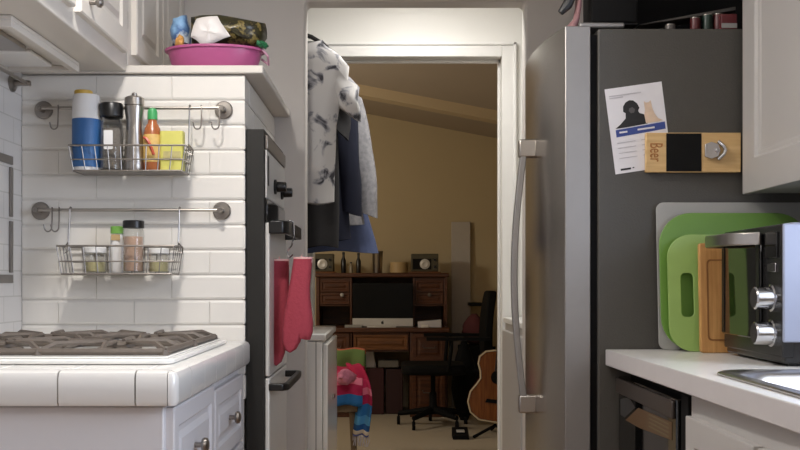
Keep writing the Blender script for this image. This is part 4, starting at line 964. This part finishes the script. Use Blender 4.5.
MB().prism([(.048*math.cos(a), .31+.048*math.sin(a)) for a in [2*PI*k/20 for k in range(20)]], gf((-.0045, -.0032))).build('sound_hole', M['sblack'], gt)
MB().prism([(-.07, .13), (.07, .13), (.06, .155), (-.06, .155)], gf((-.014, -.0032))).build('bridge', M['sblack'], gt)
MB().prism([(-.026, .35), (.026, .35), (.022, .86), (-.022, .86)], gf((-.014, .006))).build('neck', mat('dark_neck', (40, 26, 18), .4), gt)
MB().prism([(-.03, .861), (.03, .861), (.038, 1.02), (-.038, 1.02)], gf((-.008, .008))).build('headstock', mat('dark_headstock', (34, 22, 16), .3), gt)
gs = tag(MB().tube([(gx-.14, 6.93, .012), (gx+.02, 7.05, gz0-.03), (gx+.18, 6.93, .012)], .012, 8).tube([(gx+.02, 7.05, gz0-.03), (gx+.02, 7.3, .012)], .012, 8).build('guitar_stand', M['sblack']), 'black guitar stand on the floor under the guitar', 'stand')
# dark clutter
def lump(name, label, cat, c, r, m, seed, amp=.08):
    rnd = random.Random(seed); b = MB(); rs = []; n_ = 18; K = 10
    for i in range(K+1):
        f = i/K; rr = math.sin(PI*min(max(f, .02), .98))**.5*(1-.25*f); ring = []
        for k in range(n_):
            a = 2*PI*k/n_; q = 1+amp*math.sin(3*a+seed+(amp-.08)*30*f)+(amp*.6)*rnd.uniform(-1, 1)
            ring.append((c[0]+r[0]*rr*q*math.cos(a), c[1]+r[1]*rr*q*math.sin(a), c[2]+r[2]*f))
        rs.append(ring)
    b.rings(rs); return tag(b.build(name, m, smooth=60), label, cat)
lump('backpack', 'black backpack slumped on the floor right of the desk', 'backpack', (X(464, 7.87), 7.87, .0005), (.11, .11, .62), M['sblack'], 3)
lump('red_jacket', 'dark red jacket heaped on top of a dark bin behind the chair', 'jacket', (X(475, 8.3), 8.35, .561), (.11, .12, .26), mat('dark_red_cloth', (86, 40, 42), .9, var=.2), 5)
tag(MB().lathe((X(475, 8.3), 8.35, .0005), [(.12, 0), (.125, .01), (.14, .56)], 22).build('waste_bin', M['sblack']), 'dark bin standing behind the guitar', 'bin')
t = thing('effects_pedal', 'small black foot pedal on the floor below the guitar', 'pedal', (X(467, 6.98), 6.98, 0))
MB().hexa([(X(452, 6.98), 6.88, .0005), (X(468, 6.98), 6.88, .0005), (X(468, 6.98), 7.02, .0005), (X(452, 6.98), 7.02, .0005), (X(452, 6.98), 6.88, .03), (X(468, 6.98), 6.88, .03), (X(468, 6.98), 7.02, .07), (X(452, 6.98), 7.02, .07)]).build('body', M['sblack'], t, bev=.004)
MB().box(X(456, 6.98), X(464, 6.98), 6.91, 6.97, .045, .058).build('switch', M['silver'], t, bev=.003)
# wooden chair with serape
cY = 6.0
ch = thing('wooden_chair', 'small grey-brown wooden chair under a striped blanket', 'chair', (X(345, cY), cY+.1, 0))
cw = ramp_mat('weathered_wood', [(.3, (96, 80, 62)), (.7, (124, 106, 84))], .6, scale=4, stretch=(4, 10, 2))
xa, xb = X(325, cY), X(358, cY)
MB().box(xa, xb, cY-.02, cY+.36, Z(412, cY), Z(404, cY)).build('seat', cw, ch, bev=.005)
for xx in (xa+.03, xb-.035):
    MB().tube([(xx, cY+.02, Z(412, cY)), (xx+.012, cY-.005, 0.0)], [.02, .015], 8).build('leg', cw, ch)
    MB().tube([(xx, cY+.34, 0.0), (xx, cY+.34, .36), (xx, cY+.37, Z(352, cY+.35))], [.016, .02, .016], 8).build('leg', cw, ch)
MB().box(xa+.03, xb-.035, cY+.345, cY+.365, .52, .60).build('backrest', cw, ch, bev=.003)
# blanket: strip draped over the back, seat and over the front right edge, striped along its length
bl = bpy.data.materials.new('serape_stripes'); bl.use_nodes = True
n = bl.node_tree.nodes; L = bl.node_tree.links
at = n.new('ShaderNodeUVMap'); sp_ = n.new('ShaderNodeSeparateXYZ'); rp = n.new('ShaderNodeValToRGB'); L.new(at.outputs[0], sp_.inputs[0]); L.new(sp_.outputs[0], rp.inputs[0]); rp.color_ramp.interpolation = 'CONSTANT'
stops = [(0, (70, 96, 60)), (.10, (180, 96, 70)), (.18, (96, 120, 66)), (.26, (190, 60, 90)), (.34, (214, 120, 100)), (.40, (176, 28, 74)), (.58, (196, 44, 96)), (.64, (220, 120, 150)), (.68, (170, 30, 80)), (.74, (40, 110, 178)), (.82, (78, 150, 208)), (.88, (30, 84, 150)), (.93, (206, 196, 186)), (.97, (96, 110, 190))]
e = rp.color_ramp.elements
while len(e) < len(stops): e.new(.5)
for i, (p, c) in enumerate(stops): e[i].position = p; e[i].color = lin(c)
L.new(rp.outputs[0], n['Principled BSDF'].inputs['Base Color']); n['Principled BSDF'].inputs['Roughness'].default_value = .95
def drape(name, path, wdir, w_, mt, label, ucol):
    bm = bmesh.new(); uvl = bm.loops.layers.uv.new('UVMap'); nW = 14; rows_ = []
    for i, p in enumerate(path):
        row_ = []
        for k in range(nW+1):
            f = k/nW; wob = .012*math.sin(f*9+i*.5)
            row_.append(bm.verts.new(Vector(p)+Vector(wdir)*(w_*(f-.5))+Vector((.3*wob, wob, .4*wob))))
        rows_.append(row_)
    for i in range(len(path)-1):
        for k in range(nW):
            fc = bm.faces.new([rows_[i][k], rows_[i][k+1], rows_[i+1][k+1], rows_[i+1][k]])
            for lp, (ii, kk) in zip(fc.loops, ((i, k), (i, k+1), (i+1, k+1), (i+1, k))): lp[uvl].uv = (ucol(ii/(len(path)-1), kk/nW), .5)
    me = bpy.data.meshes.new(name); bm.to_mesh(me); bm.free(); me.materials.append(mt); me.polygons.foreach_set('use_smooth', [True]*len(me.polygons))
    o = bpy.data.objects.new(name, me); C.objects.link(o)
    md = o.modifiers.new('s', 'SUBSURF'); md.levels = md.render_levels = 1
    md = o.modifiers.new('t', 'SOLIDIFY'); md.thickness = .008; md.offset = 0
    return o
bt = thing('striped_blanket', 'colourful striped blanket with fringe draped over the wooden chair', 'blanket', (X(345, cY), cY, .13))
def attach(o, t):
    o.parent = t; o.location = -t.location
xm = X(345, cY)
# back portion over the backrest (green / orange bands), red fold over the seat, blue tail
o1 = drape('back_fold', [(xm, cY+.44, .42), (xm, cY+.43, .60), (xm, cY+.42, Z(352, cY+.4)), (xm, cY+.37, Z(347.5, cY+.35)), (xm, cY+.315, Z(352, cY+.3)), (xm, cY+.29, .56), (xm, cY+.27, .44), (xm, cY+.25, .40)], (1, 0, 0), .23, bl, '', lambda i, k: .02+.36*i*.9)
attach(o1, bt)
o2 = drape('seat_fold', [(xm+.01, cY+.3, .50), (xm, cY+.24, .57), (xm-.0, cY+.14, .56), (xm, cY+.03, .53), (xm, cY-.03, .47), (xm, cY-.045, .40), (xm, cY-.05, .35)], (1, 0, 0), .22, bl, '', lambda i, k: .42+.40*i)
attach(o2, bt)
o3 = drape('hanging_tail', [(X(352, cY), cY+.1, .585), (X(358, cY), cY+.03, .54), (X(363, cY), cY+.0, .47), (X(365, cY), cY-.03, .38), (X(363.5, cY), cY-.04, .30), (X(362, cY), cY-.04, .22), (X(361, cY), cY-.04, .17)], (.75, -.5, 0), .13, bl, '', lambda i, k: .44+.55*i)
attach(o3, bt)
b = MB()
for k in range(12):
    f = k/11-.5; p = Vector((X(361, cY), cY-.04, .172))+Vector((.75, -.5, 0))*.125*f
    b.tube([p, p+Vector((.004*math.sin(k*3), .0, -.03)), p+Vector((.008*math.sin(k*5), .004, -.065))], .003, 5)
b.build('fringe', mat('pale_fringe', (190, 186, 200), .95), bt)
lump('pink_scarf', 'fluffy pale pink scarf bundled on the striped blanket', 'scarf', (X(346, cY), cY-.06, .475), (.06, .045, .095), mat('pink_fleece', (206, 130, 160), .95, var=.2, scale=60, bump=.5), 11, .26)
